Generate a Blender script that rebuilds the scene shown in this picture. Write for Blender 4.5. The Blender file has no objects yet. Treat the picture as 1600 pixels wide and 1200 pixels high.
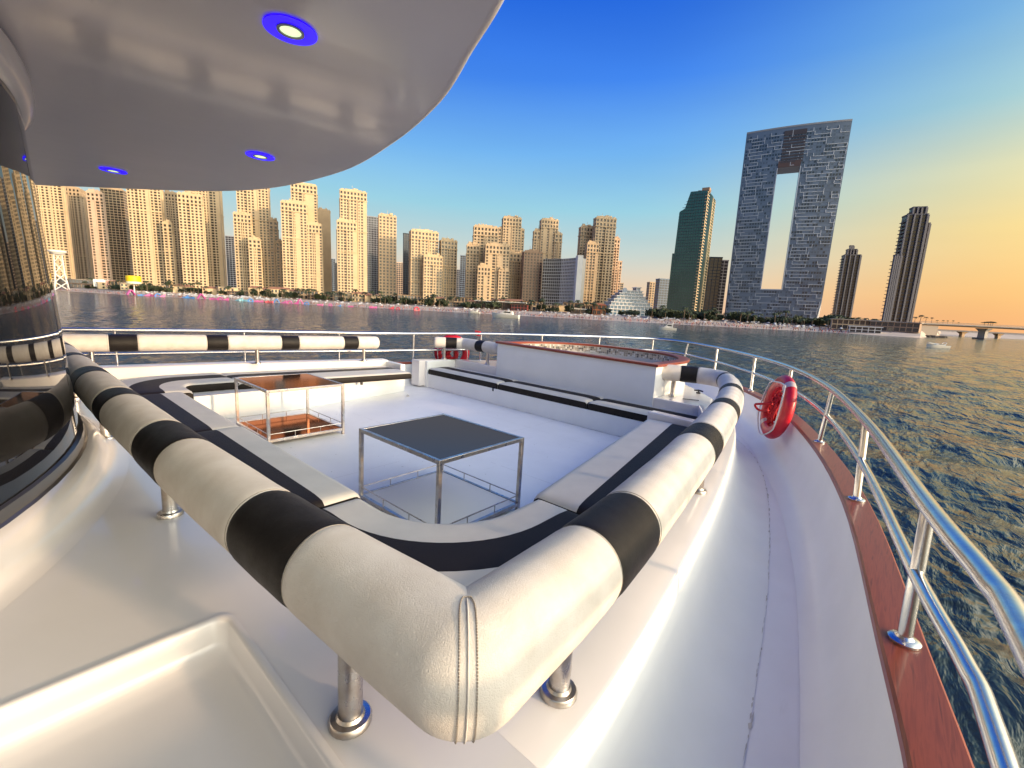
import bpy, bmesh, math, random
from mathutils import Vector, Matrix
R = math.radians
scene = bpy.context.scene
rng = random.Random(7)
# ------------------------------------------------------------------ camera
# deck frame: X starboard, Y bow, Z up; eye 1.5 m above the deck, 6.5 m above the sea
FPX = 690.0; YAW = .705; EYE = Vector((0, 0, 1.5)); SEA = -5.0
def cam_axes(ho, sl):
    p = math.atan(ho/FPX); r = math.atan(sl)
    rt = Vector((math.cos(YAW), math.sin(YAW), 0)); fh = Vector((-math.sin(YAW), math.cos(YAW), 0))
    up = fh*math.sin(p)+Vector((0, 0, math.cos(p))); fw = fh*math.cos(p)-Vector((0, 0, math.sin(p)))
    ir = rt*math.cos(r)+up*math.sin(r); iu = -rt*math.sin(r)+up*math.cos(r)
    return ir, iu, fw
def axes_matrix(a):
    ir, iu, fw = a
    return Matrix(((ir.x, iu.x, -fw.x), (ir.y, iu.y, -fw.y), (ir.z, iu.z, -fw.z)))
AW = cam_axes(117.0, .050)                       # camera against the level horizon
AB = cam_axes(114.0, .061)                       # camera against the slightly heeled yacht
HEEL = Matrix.Translation(EYE) @ (axes_matrix(AW) @ axes_matrix(AB).transposed()).to_4x4() @ Matrix.Translation(-EYE)
FH = Vector((-math.sin(YAW), math.cos(YAW), 0)); RT = Vector((math.cos(YAW), math.sin(YAW), 0))
cd = bpy.data.cameras.new('camera'); co = bpy.data.objects.new('camera', cd); scene.collection.objects.link(co)
cd.sensor_width = 36; cd.lens = FPX/1600*36; cd.clip_start = .03; cd.clip_end = 30000
co.matrix_world = Matrix.Translation(EYE) @ axes_matrix(AW).to_4x4()
scene.camera = co
# ------------------------------------------------------------------ sun and sky
SUN_AZ = YAW - R(118)                             # counter-clockwise from +Y; the sun stands to the right of the view
SUN_EL = R(8.5)
SD = Vector((-math.sin(SUN_AZ)*math.cos(SUN_EL), math.cos(SUN_AZ)*math.cos(SUN_EL), math.sin(SUN_EL)))
sl = bpy.data.lights.new('sun', 'SUN'); sl.energy = 4.1; sl.angle = R(2.2); sl.color = (1.0, .70, .42)
so = bpy.data.objects.new('sun', sl); scene.collection.objects.link(so)
so.rotation_euler = SD.to_track_quat('Z', 'Y').to_euler(); so.location = (0, 0, 60)
def srgb(r, g, b):
    f = lambda c: (c/255/12.92) if c/255 <= .04045 else ((c/255+.055)/1.055)**2.4
    return (f(r), f(g), f(b), 1)
world = bpy.data.worlds.new('World'); scene.world = world; world.use_nodes = True
nt = world.node_tree; nt.nodes.clear()
def N(t, tree=None, **kw):
    n = (tree or nt).nodes.new(t)
    for k, v in kw.items(): setattr(n, k, v)
    return n
def math_node(op, a, b=None, tree=None, clamp=False):
    t = tree or nt
    n = t.nodes.new('ShaderNodeMath'); n.operation = op; n.use_clamp = clamp
    for i, x in enumerate((a, b)):
        if x is None: continue
        if isinstance(x, (int, float)): n.inputs[i].default_value = x
        else: t.links.new(x, n.inputs[i])
    return n.outputs[0]
def ramp(fac, stops, tree=None, interp='LINEAR'):
    t = tree or nt
    n = t.nodes.new('ShaderNodeValToRGB'); n.color_ramp.interpolation = interp
    e = n.color_ramp.elements
    while len(e) < len(stops): e.new(.5)
    for i, (p, c) in enumerate(stops): e[i].position = p; e[i].color = c
    if fac is not None: t.links.new(fac, n.inputs[0])
    return n.outputs[0]
def mixc(fac, a, b, mode='MIX', tree=None):
    t = tree or nt
    n = t.nodes.new('ShaderNodeMix'); n.data_type = 'RGBA'; n.blend_type = mode
    for i, x in ((0, fac), (6, a), (7, b)):
        if isinstance(x, (int, float)): n.inputs[i].default_value = x
        elif isinstance(x, tuple): n.inputs[i].default_value = x
        else: t.links.new(x, n.inputs[i])
    return n.outputs[2]
tc = N('ShaderNodeTexCoord'); sep = N('ShaderNodeSeparateXYZ'); nt.links.new(tc.outputs['Generated'], sep.inputs[0])
el = math_node('MULTIPLY', math_node('ARCSINE', sep.outputs[2]), 2/math.pi)      # 0 horizon .. 1 zenith
S = lambda d: d/90
cool = ramp(el, [(0, srgb(240, 200, 170)), (S(3), srgb(236, 208, 178)), (S(7), srgb(200, 212, 206)), (S(12), srgb(152, 206, 224)), (S(18), srgb(112, 178, 238)),
                 (S(25), srgb(60, 130, 234)), (S(33), srgb(16, 95, 219)), (S(45), srgb(5, 78, 204)), (1, srgb(8, 60, 160))])
warm = ramp(el, [(0, srgb(247, 168, 92)), (S(4), srgb(252, 190, 90)), (S(9), srgb(255, 213, 104)), (S(14), srgb(232, 218, 148)), (S(19), srgb(168, 206, 194)),
                 (S(25), srgb(124, 184, 212)), (S(34), srgb(72, 146, 220)), (S(60), srgb(30, 96, 206)), (1, srgb(8, 60, 160))])
hv = N('ShaderNodeVectorMath', operation='MULTIPLY'); nt.links.new(tc.outputs['Generated'], hv.inputs[0]); hv.inputs[1].default_value = (1, 1, 0)
hn = N('ShaderNodeVectorMath', operation='NORMALIZE'); nt.links.new(hv.outputs[0], hn.inputs[0])
dz = N('ShaderNodeVectorMath', operation='DOT_PRODUCT'); nt.links.new(hn.outputs[0], dz.inputs[0]); dz.inputs[1].default_value = Vector((SD.x, SD.y, 0)).normalized()
azf = N('ShaderNodeMapRange', interpolation_type='SMOOTHSTEP'); nt.links.new(dz.outputs['Value'], azf.inputs[0])
azf.inputs[1].default_value = -.28; azf.inputs[2].default_value = .58
skyc = mixc(azf.outputs[0], cool, warm)
pale = ramp(el, [(0, srgb(255, 214, 156)), (S(8), srgb(255, 232, 186)), (S(20), srgb(240, 236, 216)), (S(40), srgb(170, 205, 225)), (1, srgb(8, 60, 160))])   # aureole round the low sun
azp = N('ShaderNodeMapRange', interpolation_type='SMOOTHSTEP'); nt.links.new(dz.outputs['Value'], azp.inputs[0]); azp.inputs[1].default_value = .34; azp.inputs[2].default_value = .85
skyc = mixc(azp.outputs[0], skyc, pale)
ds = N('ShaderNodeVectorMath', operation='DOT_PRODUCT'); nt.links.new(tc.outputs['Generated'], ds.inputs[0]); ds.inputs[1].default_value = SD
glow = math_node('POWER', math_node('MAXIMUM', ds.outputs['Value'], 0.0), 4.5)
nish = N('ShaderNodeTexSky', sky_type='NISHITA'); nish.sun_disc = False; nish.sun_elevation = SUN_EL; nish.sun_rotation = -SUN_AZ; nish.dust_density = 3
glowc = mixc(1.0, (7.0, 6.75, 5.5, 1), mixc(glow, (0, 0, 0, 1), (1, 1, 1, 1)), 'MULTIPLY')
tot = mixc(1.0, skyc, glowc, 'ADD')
# thin unevenness of the evening air
nz = N('ShaderNodeTexNoise'); nz.inputs['Scale'].default_value = 2.0; nz.inputs['Detail'].default_value = 5
nmp = N('ShaderNodeMapping'); nmp.inputs['Scale'].default_value = (1, 1, 6); nt.links.new(tc.outputs['Generated'], nmp.inputs[0]); nt.links.new(nmp.outputs[0], nz.inputs['Vector'])
nm = N('ShaderNodeMapRange'); nt.links.new(nz.outputs[0], nm.inputs[0]); nm.inputs[3].default_value = .92; nm.inputs[4].default_value = 1.08
tot = mixc(1.0, tot, nm.outputs[0], 'MULTIPLY')
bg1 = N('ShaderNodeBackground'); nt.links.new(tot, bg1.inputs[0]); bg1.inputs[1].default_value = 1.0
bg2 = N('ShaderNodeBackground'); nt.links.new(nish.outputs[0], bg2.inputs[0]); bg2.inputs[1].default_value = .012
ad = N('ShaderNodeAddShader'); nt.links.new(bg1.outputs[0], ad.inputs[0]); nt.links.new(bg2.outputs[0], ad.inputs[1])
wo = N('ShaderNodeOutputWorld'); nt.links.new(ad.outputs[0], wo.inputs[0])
vs = scene.view_settings; vs.view_transform = 'Standard'; vs.look = 'None'; vs.exposure = 0; vs.gamma = 1; vs.use_curve_mapping = False
scene.cycles.max_bounces = 8; scene.cycles.diffuse_bounces = 4; scene.cycles.glossy_bounces = 4; scene.cycles.transmission_bounces = 6
scene.cycles.caustics_reflective = False; scene.cycles.caustics_refractive = False

# ------------------------------------------------------------------ helpers
COL = scene.collection
BOAT = []
class MB:
    def __init__(s): s.v = []; s.f = []; s.m = []
    def add(s, vs, fs, mi=0):
        o = len(s.v); s.v.extend([tuple(x) for x in vs]); s.f.extend([tuple(i+o for i in f) for f in fs]); s.m.extend([mi]*len(fs)); return s
    def quad(s, a, b, c, d, mi=0): return s.add((a, b, c, d), ((0, 1, 2, 3),), mi)
    def box(s, c, d, M=None, mi=0):
        x, y, z = d[0]/2, d[1]/2, d[2]/2
        vs = [Vector((c[0]+i*x, c[1]+j*y, c[2]+k*z)) for k in (-1, 1) for j in (-1, 1) for i in (-1, 1)]
        if M is not None: vs = [M @ v for v in vs]
        return s.add(vs, ((0, 2, 3, 1), (4, 5, 7, 6), (0, 1, 5, 4), (2, 6, 7, 3), (0, 4, 6, 2), (1, 3, 7, 5)), mi)
    def prism(s, pts, z0, z1, mi=0, bottom=True):
        n = len(pts)
        vs = [(p[0], p[1], z0) for p in pts]+[(p[0], p[1], z1) for p in pts]
        fs = [(i, (i+1) % n, n+(i+1) % n, n+i) for i in range(n)]+[tuple(range(n, 2*n))]
        if bottom: fs.append(tuple(reversed(range(n))))
        return s.add(vs, fs, mi)
    def loft(s, rings, closed=True, cap0=False, cap1=False, mi=0):
        n = len(rings[0]); vs = [p for r in rings for p in r]; fs = []
        for k in range(len(rings)-1):
            for i in range(n if closed else n-1):
                j = (i+1) % n
                fs.append((k*n+i, k*n+j, (k+1)*n+j, (k+1)*n+i))
        if cap0: fs.append(tuple(reversed(range(n))))
        if cap1: fs.append(tuple(range((len(rings)-1)*n, len(rings)*n)))
        return s.add(vs, fs, mi)
    def tube(s, pts, r, n=10, cap=True, mi=0):
        pts = [Vector(p) for p in pts]
        rs = r if isinstance(r, (list, tuple)) else [r]*len(pts)
        t0 = (pts[1]-pts[0]).normalized(); ref = Vector((0, 0, 1)) if abs(t0.z) < .9 else Vector((1, 0, 0))
        a = t0.cross(ref).normalized(); rings = []
        for i, p in enumerate(pts):
            if i == 0: t = t0; k = 1
            elif i == len(pts)-1: t = (pts[i]-pts[i-1]).normalized(); k = 1
            else:
                d1 = (pts[i]-pts[i-1]).normalized(); d2 = (pts[i+1]-pts[i]).normalized(); t = (d1+d2).normalized() if (d1+d2).length > 1e-6 else d1
            a = (a-t*a.dot(t)).normalized(); b = t.cross(a)
            ring = []
            for q in range(n):
                w = 2*math.pi*q/n; ring.append(p+(a*math.cos(w)+b*math.sin(w))*rs[i])
            rings.append(ring)
        return s.loft(rings, True, cap, cap, mi)
    def lathe(s, prof, c, n=20, mi=0, M=None):
        rings = []
        for (r, z) in prof:
            rings.append([Vector((c[0]+r*math.cos(2*math.pi*q/n), c[1]+r*math.sin(2*math.pi*q/n), c[2]+z)) for q in range(n)])
        if M is not None: rings = [[M @ v for v in r] for r in rings]
        return s.loft(rings, True, prof[0][0] > 1e-5, prof[-1][0] > 1e-5, mi)
    def build(s, name, mats, parent=None, smooth=False, angle=40, recalc=False, bevel=0, boat=False):
        me = bpy.data.meshes.new(name); me.from_pydata([tuple(v) for v in s.v], [], s.f)
        mats = mats if isinstance(mats, (list, tuple)) else [mats]
        for m in mats: me.materials.append(m)
        if len(mats) > 1: me.polygons.foreach_set('material_index', s.m)
        if recalc:
            bm = bmesh.new(); bm.from_mesh(me); bmesh.ops.remove_doubles(bm, verts=bm.verts, dist=1e-5)
            bmesh.ops.recalc_face_normals(bm, faces=bm.faces); bm.to_mesh(me); bm.free()
        if smooth:
            me.polygons.foreach_set('use_smooth', [True]*len(me.polygons)); me.set_sharp_from_angle(angle=R(angle))
        me.update()
        o = bpy.data.objects.new(name, me); COL.objects.link(o)
        if bevel:
            b = o.modifiers.new('bevel', 'BEVEL'); b.width = bevel; b.segments = 3; b.limit_method = 'ANGLE'; b.angle_limit = R(35); b.harden_normals = False
            me.polygons.foreach_set('use_smooth', [True]*len(me.polygons)); me.set_sharp_from_angle(angle=R(50))
        if parent is not None: o.parent = parent
        elif boat: BOAT.append(o)
        return o
def tag(o, label=None, cat=None, group=None, kind=None):
    if label: o['label'] = label
    if cat: o['category'] = cat
    if group: o['group'] = group
    if kind: o['kind'] = kind
    return o
def thing(name, label, cat, loc=(0, 0, 0), group=None, boat=False):
    o = bpy.data.objects.new(name, None); COL.objects.link(o); o.location = loc; o.empty_display_size = .2
    if boat: BOAT.append(o)
    return tag(o, label, cat, group)
def smoothpath(pts, n=6):
    P = [Vector(p) for p in pts]; out = []
    for i in range(len(P)-1):
        p0 = P[max(i-1, 0)]; p1 = P[i]; p2 = P[i+1]; p3 = P[min(i+2, len(P)-1)]
        for k in range(n):
            t = k/n
            out.append(.5*((2*p1)+(p2-p0)*t+(2*p0-5*p1+4*p2-p3)*t*t+(3*p1-p0-3*p2+p3)*t**3))
    out.append(P[-1]); return out
# ------------------------------------------------------------------ materials
MATS = {}
def pm(name, col, rough=.5, metal=0.0, var=0.0, vscale=4.0, bump=0.0, bscale=60.0, coat=0.0, rvar=0.0, spec=.5, col2=None, kind='noise', trans=0.0, emit=None, estr=0.0, ior=1.5, alpha=1.0, bdist=.01, detail=4.0):
    m = bpy.data.materials.new(name); m.use_nodes = True; t = m.node_tree; b = t.nodes['Principled BSDF']
    b.inputs['Base Color'].default_value = (*col, 1); b.inputs['Roughness'].default_value = rough; b.inputs['Metallic'].default_value = metal
    b.inputs['Coat Weight'].default_value = coat; b.inputs['Coat Roughness'].default_value = .06; b.inputs['Specular IOR Level'].default_value = spec; b.inputs['IOR'].default_value = ior
    b.inputs['Transmission Weight'].default_value = trans
    if alpha < 1: b.inputs['Alpha'].default_value = alpha
    if emit: b.inputs['Emission Color'].default_value = (*emit, 1); b.inputs['Emission Strength'].default_value = estr
    tcn = t.nodes.new('ShaderNodeTexCoord')
    if var or rvar:
        n = t.nodes.new('ShaderNodeTexNoise'); n.inputs['Scale'].default_value = vscale; n.inputs['Detail'].default_value = detail; n.inputs['Roughness'].default_value = .6
        t.links.new(tcn.outputs['Object'], n.inputs['Vector'])
        mr = t.nodes.new('ShaderNodeMapRange'); t.links.new(n.outputs[0], mr.inputs[0]); mr.inputs[1].default_value = .3; mr.inputs[2].default_value = .7
        if var:
            c2 = col2 or tuple(c*(1-var) for c in col)
            t.links.new(mixc(mr.outputs[0], (*col, 1), (*c2, 1), tree=t), b.inputs['Base Color'])
        if rvar:
            r2 = t.nodes.new('ShaderNodeMapRange'); t.links.new(n.outputs[0], r2.inputs[0]); r2.inputs[1].default_value = .3; r2.inputs[2].default_value = .7
            r2.inputs[3].default_value = max(0, rough-rvar); r2.inputs[4].default_value = rough+rvar; t.links.new(r2.outputs[0], b.inputs['Roughness'])
    if bump:
        if kind == 'leather':
            n2 = t.nodes.new('ShaderNodeTexVoronoi'); n2.feature = 'DISTANCE_TO_EDGE'; n2.inputs['Scale'].default_value = bscale
            nn = t.nodes.new('ShaderNodeTexNoise'); nn.inputs['Scale'].default_value = bscale*.6; nn.inputs['Detail'].default_value = 2
            t.links.new(tcn.outputs['Object'], nn.inputs['Vector'])
            vm = t.nodes.new('ShaderNodeMix'); vm.data_type = 'VECTOR'; vm.inputs[0].default_value = .012
            t.links.new(tcn.outputs['Object'], vm.inputs[4]); t.links.new(nn.outputs['Color'], vm.inputs[5]); t.links.new(vm.outputs[1], n2.inputs['Vector'])
            h = math_node('MINIMUM', n2.outputs['Distance'], .16, tree=t)
            h = math_node('ADD', math_node('MULTIPLY', h, 3.0, tree=t), math_node('MULTIPLY', nn.outputs[0], .5, tree=t), tree=t)
        else:
            n2 = t.nodes.new('ShaderNodeTexNoise'); n2.inputs['Scale'].default_value = bscale; n2.inputs['Detail'].default_value = 3
            t.links.new(tcn.outputs['Object'], n2.inputs['Vector']); h = n2.outputs[0]
        bn = t.nodes.new('ShaderNodeBump'); bn.inputs['Strength'].default_value = bump; bn.inputs['Distance'].default_value = bdist
        t.links.new(h, bn.inputs['Height']); t.links.new(bn.outputs[0], b.inputs['Normal'])
    MATS[name] = m; return m
gelcoat = pm('gelcoat', (.77, .715, .685), .22, var=.07, vscale=1.6, coat=.4, rvar=.03, bump=.05, bscale=2.2, bdist=.02)
wall_white = pm('painted_white', (.79, .785, .775), .34, var=.06, vscale=2.5, coat=.1, rvar=.02, bump=.06, bscale=14, bdist=.004)
ceiling_gloss = pm('ceiling_gelcoat', (.75, .675, .635), .16, var=.05, vscale=.9, coat=.15, rvar=.06, bump=.2, bscale=1.6, bdist=.02, spec=.4)
leather_white = pm('white_leather', (.68, .625, .565), .58, var=.14, vscale=9, bump=.5, bscale=190, kind='leather', bdist=.0026, rvar=.04, col2=(.585, .52, .455), spec=.22)
leather_black = pm('black_leather', (.015, .012, .011), .52, var=.3, vscale=14, bump=.4, bscale=260, kind='leather', bdist=.002, rvar=.05, spec=.22)
seat_white = pm('seat_vinyl', (.62, .58, .51), .5, var=.10, vscale=6, bump=.3, bscale=230, kind='leather', bdist=.0016)
seat_black = pm('seat_vinyl_black', (.021, .0165, .0145), .55, var=.25, vscale=8, bump=.3, bscale=260, kind='leather', bdist=.0015, spec=.14)
steel = pm('stainless_steel', (.68, .66, .64), .22, metal=1, rvar=.05, var=.10, vscale=30, bump=.02, bscale=120)
steel_rust = pm('worn_steel', (.60, .58, .57), .32, metal=1, var=.5, vscale=16, rvar=.08, col2=(.42, .35, .29), detail=6)
stitch = pm('thread', (.27, .23, .19), .7)
bolt_dark = pm('dark_plastic', (.02, .02, .02), .5)
smoked = pm('smoked_glass', (.50, .285, .225), .05, metal=1)
smoked.node_tree.nodes['Principled BSDF'].inputs['Specular Tint'].default_value = (.40, .34, .36, 1)
clear_tint = pm('bronze_glass', (.40, .215, .15), .10, metal=1)
clear_tint.node_tree.nodes['Principled BSDF'].inputs['Specular Tint'].default_value = (.5, .36, .32, 1)
cabin_glass = pm('cabin_glass', (.008, .0075, .008), .02, spec=.42, ior=1.45)
red_plastic = pm('red_plastic', (.62, .012, .03), .34, var=.25, vscale=12, bump=.1, bscale=40)
red_cloth = pm('red_cloth', (.58, .01, .02), .75, var=.3, vscale=20, bump=.4, bscale=120)
white_rope = pm('white_rope', (.72, .70, .66), .8, bump=.4, bscale=300)
tape = pm('reflective_tape', (.55, .45, .44), .4)
blue_led = pm('blue_led', (.005, .0, .05), .4, emit=(.018, .0, 1.0), estr=1.8)
white_led = pm('white_led', (.6, .7, .6), .4, emit=(.80, 1.0, .52), estr=1.05)
trim_grey = pm('trim_grey', (.30, .29, .29), .35)
def wood_mat(name, c1, c2, scale=6):
    m = bpy.data.materials.new(name); m.use_nodes = True; t = m.node_tree; b = t.nodes['Principled BSDF']
    tcn = t.nodes.new('ShaderNodeTexCoord'); mp = t.nodes.new('ShaderNodeMapping'); mp.inputs['Scale'].default_value = (16, .9, 16); mp.inputs['Rotation'].default_value = (0, 0, R(-8))
    t.links.new(tcn.outputs['Object'], mp.inputs[0])
    n = t.nodes.new('ShaderNodeTexNoise'); n.inputs['Scale'].default_value = scale; n.inputs['Detail'].default_value = 6; n.inputs['Distortion'].default_value = .6; t.links.new(mp.outputs[0], n.inputs['Vector'])
    t.links.new(ramp(n.outputs[0], [(.3, (*c1, 1)), (.55, (*c2, 1)), (.72, (c1[0]*.7, c1[1]*.7, c1[2]*.7, 1))], tree=t), b.inputs['Base Color'])
    b.inputs['Roughness'].default_value = .42; b.inputs['Coat Weight'].default_value = .22; b.inputs['Coat Roughness'].default_value = .10; b.inputs['Specular IOR Level'].default_value = .3
    return m
mahogany = wood_mat('mahogany', (.17, .030, .014), (.25, .050, .022))
def deck_mat():
    m = pm('deck_paint', (.82, .81, .825), .42, var=.10, vscale=1.1, bump=.25, bscale=420, bdist=.002, rvar=.08, detail=7)
    t = m.node_tree; b = t.nodes['Principled BSDF']
    src = b.inputs['Base Color'].links[0].from_socket
    tcn = t.nodes.new('ShaderNodeTexCoord')
    n = t.nodes.new('ShaderNodeTexNoise'); n.inputs['Scale'].default_value = 9; n.inputs['Detail'].default_value = 9; n.inputs['Roughness'].default_value = .7
    mp = t.nodes.new('ShaderNodeMapping'); mp.inputs['Scale'].default_value = (1, .22, 1); mp.inputs['Rotation'].default_value = (0, 0, .15); t.links.new(tcn.outputs['Object'], mp.inputs[0]); t.links.new(mp.outputs[0], n.inputs['Vector'])
    f = ramp(n.outputs[0], [(.60, (0, 0, 0, 1)), (.78, (1, 1, 1, 1))], tree=t)
    t.links.new(mixc(math_node('MULTIPLY', f, .35, tree=t), src, (.55, .52, .50, 1), tree=t), b.inputs['Base Color'])
    return m
deck_paint = deck_mat()
# ------------------------------------------------------------------ pixel helper: the place a building stands, from its bearing and distance
def world_at(px, depth):
    ir, iu, fw = AW
    hy = 483.0+.05*(px-806)
    d = ir*(px-800)+iu*(600-hy)+fw*FPX
    k = depth/d.dot(FH)
    return Vector((d.x*k, d.y*k, 0))
def proj(P):
    ir, iu, fw = AW
    d = Vector(P)-EYE; z = d.dot(fw)
    return 800+d.dot(ir)/z*FPX, 600-d.dot(iu)/z*FPX
def z_for(P, ypx):
    lo, hi = -20.0, 700.0
    for _ in range(40):
        mid = (lo+hi)/2
        if proj((P.x, P.y, mid))[1] > ypx: lo = mid
        else: hi = mid
    return (lo+hi)/2
GROUND = 1.0
# ================================================================== SETTING: sea, beach, city ground
def sea_mat():
    m = bpy.data.materials.new('sea_water'); m.use_nodes = True; t = m.node_tree; b = t.nodes['Principled BSDF']
    b.inputs['Base Color'].default_value = (.026, .042, .045, 1); b.inputs['Roughness'].default_value = .09; b.inputs['IOR'].default_value = 1.333; b.inputs['Specular IOR Level'].default_value = .36; b.inputs['Specular Tint'].default_value = (.76, .89, 1.0, 1)
    tcn = t.nodes.new('ShaderNodeTexCoord')
    def wave(sx, sy, rot, sc, det):
        mp = t.nodes.new('ShaderNodeMapping'); mp.inputs['Scale'].default_value = (sx, sy, 1); mp.inputs['Rotation'].default_value = (0, 0, rot); t.links.new(tcn.outputs['Object'], mp.inputs[0])
        n = t.nodes.new('ShaderNodeTexNoise'); n.inputs['Scale'].default_value = sc; n.inputs['Detail'].default_value = det; n.inputs['Roughness'].default_value = .58; n.inputs['Distortion'].default_value = .4
        t.links.new(mp.outputs[0], n.inputs['Vector']); return n.outputs[0]
    h = math_node('ADD', math_node('MULTIPLY', wave(1, .32, YAW+.25, 1.7, 4), .26, tree=t), math_node('MULTIPLY', wave(1, .42, YAW-.35, .33, 4), 1.35, tree=t), tree=t)
    bn = t.nodes.new('ShaderNodeBump'); bn.inputs['Strength'].default_value = 1.0; bn.inputs['Distance'].default_value = 1.0
    t.links.new(h, bn.inputs['Height']); t.links.new(bn.outputs[0], b.inputs['Normal'])
    return m
def build_sea():
    wr = random.Random(3); waves = []
    wind = YAW+R(200)
    for i in range(26):
        lam = .9*1.26**wr.uniform(0, 10); a = wind+wr.gauss(0, .55); k = 2*math.pi/lam
        waves.append((math.cos(a)*k, math.sin(a)*k, .0062*lam**.82, wr.uniform(0, 6.28)))
    rad = [3.0]
    while rad[-1] < 420: rad.append(rad[-1]*1.0125+.03)
    rad += [520, 700, 1000, 1600, 2600, 4500, 8000, 14000]
    ang = []
    a = -math.pi
    while a < math.pi-1e-6:
        ang.append(a)
        inside = -R(62) < a < R(60)
        a += R(.26) if inside else R(6)
    n = len(ang); V = []; F = []
    for r_ in rad:
        fade = max(0, min(1, (300-r_)/240))
        for w in ang:
            d = FH*math.cos(w)+RT*math.sin(w); x, y = d.x*r_, d.y*r_
            z = SEA
            if fade and -R(66) < w < R(64):
                for kx, ky, A, ph in waves: z += A*fade*math.sin(kx*x+ky*y+ph)
            V.append((x, y, z))
    for k in range(len(rad)-1):
        for i in range(n):
            j = (i+1) % n; F.append((k*n+i, (k+1)*n+i, (k+1)*n+j, k*n+j))
    mb = MB(); mb.v = V; mb.f = F; mb.m = [0]*len(F)
    c = len(V); mb.v.append((0, 0, SEA)); mb.f += [(c, i, (i+1) % n) for i in range(n)]; mb.m += [0]*n
    return tag(mb.build('sea', sea_mat(), smooth=True, angle=180), kind='structure')
build_sea()
sand = pm('sand', (.56, .45, .36), .9, var=.25, vscale=.05, detail=8)
paving = pm('paving', (.30, .26, .22), .9, var=.3, vscale=.03)
SHORE0 = [(-700, 900), (-300, 820), (-60, 760), (82, 700), (200, 660), (300, 630), (400, 610), (550, 590), (712, 560), (830, 530), (950, 505), (1100, 475), (1200, 465), (1300, 455), (1400, 410), (1440, 405), (1452, 470), (1470, 640), (1600, 700), (1800, 700), (2300, 800)]
SHORE = [(p, d*(1 if p < 200 else .88)) for p, d in SHORE0]
def shore_pts():
    return [world_at(p, d) for p, d in SHORE]
SP = shore_pts()
def shore_depth(px):
    for (a, da), (b, db) in zip(SHORE, SHORE[1:]):
        if a <= px <= b: return da+(db-da)*(px-a)/(b-a)
    return 700
def land(name, offs, mat):
    mb = MB(); rows = []
    for p in SP:
        row = []
        for o, z in offs:
            q = p.normalized()*(p.length+o); row.append((q.x, q.y, z))
        rows.append(row)
    n = len(offs); mb.v = [v for r_ in rows for v in r_]
    for i in range(len(rows)-1):
        for k in range(n-1): mb.f.append((i*n+k, (i+1)*n+k, (i+1)*n+k+1, i*n+k+1)); mb.m.append(0)
    return tag(mb.build(name, mat, recalc=True, smooth=True), kind='structure')
land('beach', [(-30, SEA-1.4), (0, SEA+.02), (16, SEA+1.0), (45, SEA+3.2), (80, GROUND-.6)], sand)
land('ground', [(76, GROUND-.75), (92, GROUND), (400, GROUND), (3000, GROUND), (12000, GROUND)], paving)
# ================================================================== YACHT
XC = -3.95
cap_pts = [(.30, -4, .49), (.30, -1.5, .49), (.295, 0, .49), (.262, 1.1, .495), (.172, 1.87, .5), (-.031, 3.297, .5), (-.376, 4.742, .5), (-.90, 6.28, .5), (-1.569, 7.548, .5), (-2.50, 8.83, .5), (-3.30, 9.62, .51), (-3.86, 9.93, .515), (-4.32, 9.80, .51), (-5.05, 8.80, .49), (-5.78, 7.60, .47), (-6.50, 6.48, .44), (-7.02, 5.2, .41), (-7.30, 4.0, .40), (-7.62, 2.2, .40), (-7.80, .3, .40), (-7.9, -1.5, .40), (-7.95, -4, .40)]
CAP = smoothpath(cap_pts, 5)
def lateral(path, i):
    a = path[max(i-1, 0)]; b = path[min(i+1, len(path)-1)]; t = (b-a); t.z = 0; t.normalize()
    return Vector((t.y, -t.x, 0))           # points outboard for a starboard-to-port path round the bow
def ribbon(path, prof, name, mat, parent=None, smooth=True, angle=50, closed=False, caps=False, **kw):
    mb = MB(); rings = []
    for i, p in enumerate(path):
        l = lateral(path, i); rings.append([p+l*o+Vector((0, 0, z)) for o, z in prof])
    mb.loft(rings, closed, cap0=caps, cap1=caps)
    return mb.build(name, mat, parent, smooth=smooth, angle=angle, **kw)
# deck sheet: everything inside the bulwark
mb = MB(); n = len(CAP)
L = [(p.x, p.y) for p in CAP]
half = n//2
mb.v = [(p[0], p[1], 0) for p in L]; mb.f = [tuple(range(n))]; mb.m = [0]
deck = mb.build('deck', deck_paint, boat=True, recalc=True); tag(deck, kind='structure')
if deck.data.polygons[0].normal.z < 0: deck.data.flip_normals()
# hull and bulwark
hull = thing('yacht_hull', 'white yacht hull with bulwark round the bow', 'hull', boat=True)
prof_in = [(-.055, -.03), (-.06, -.10), (-.062, -.22), (-.075, -.33), (-.105, -.42), (-.155, -.478), (-.22, -.498)]
mb = MB(); rings = []
for i, p in enumerate(CAP):
    l = lateral(CAP, i); fwd = max(0, min(1, (p.y-2)/5)); k = 1+.9*fwd
    rings.append([Vector((p.x, p.y, 0))+l*(-.055+(o+.055)*k)+Vector((0, 0, max(.0015, p.z+zz*(p.z/.5)))) for o, zz in prof_in])
mb.loft(rings, False); mb.build('bulwark', wall_white, hull, smooth=True, angle=60)
ribbon(CAP, [(.055, -.03), (.07, -.25), (.02, -.9), (-.12, -2.2), (-.35, -4.0), (-.55, -5.8)], 'hull_side', gelcoat, hull)
capw = ribbon(CAP, [(-.068, -.032), (-.068, -.004), (-.060, .004), (.058, .004), (.066, -.004), (.066, -.032)], 'cap_rail', mahogany, hull, closed=True, caps=True, angle=35)
tag(capw, label='varnished mahogany cap rail')
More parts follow.
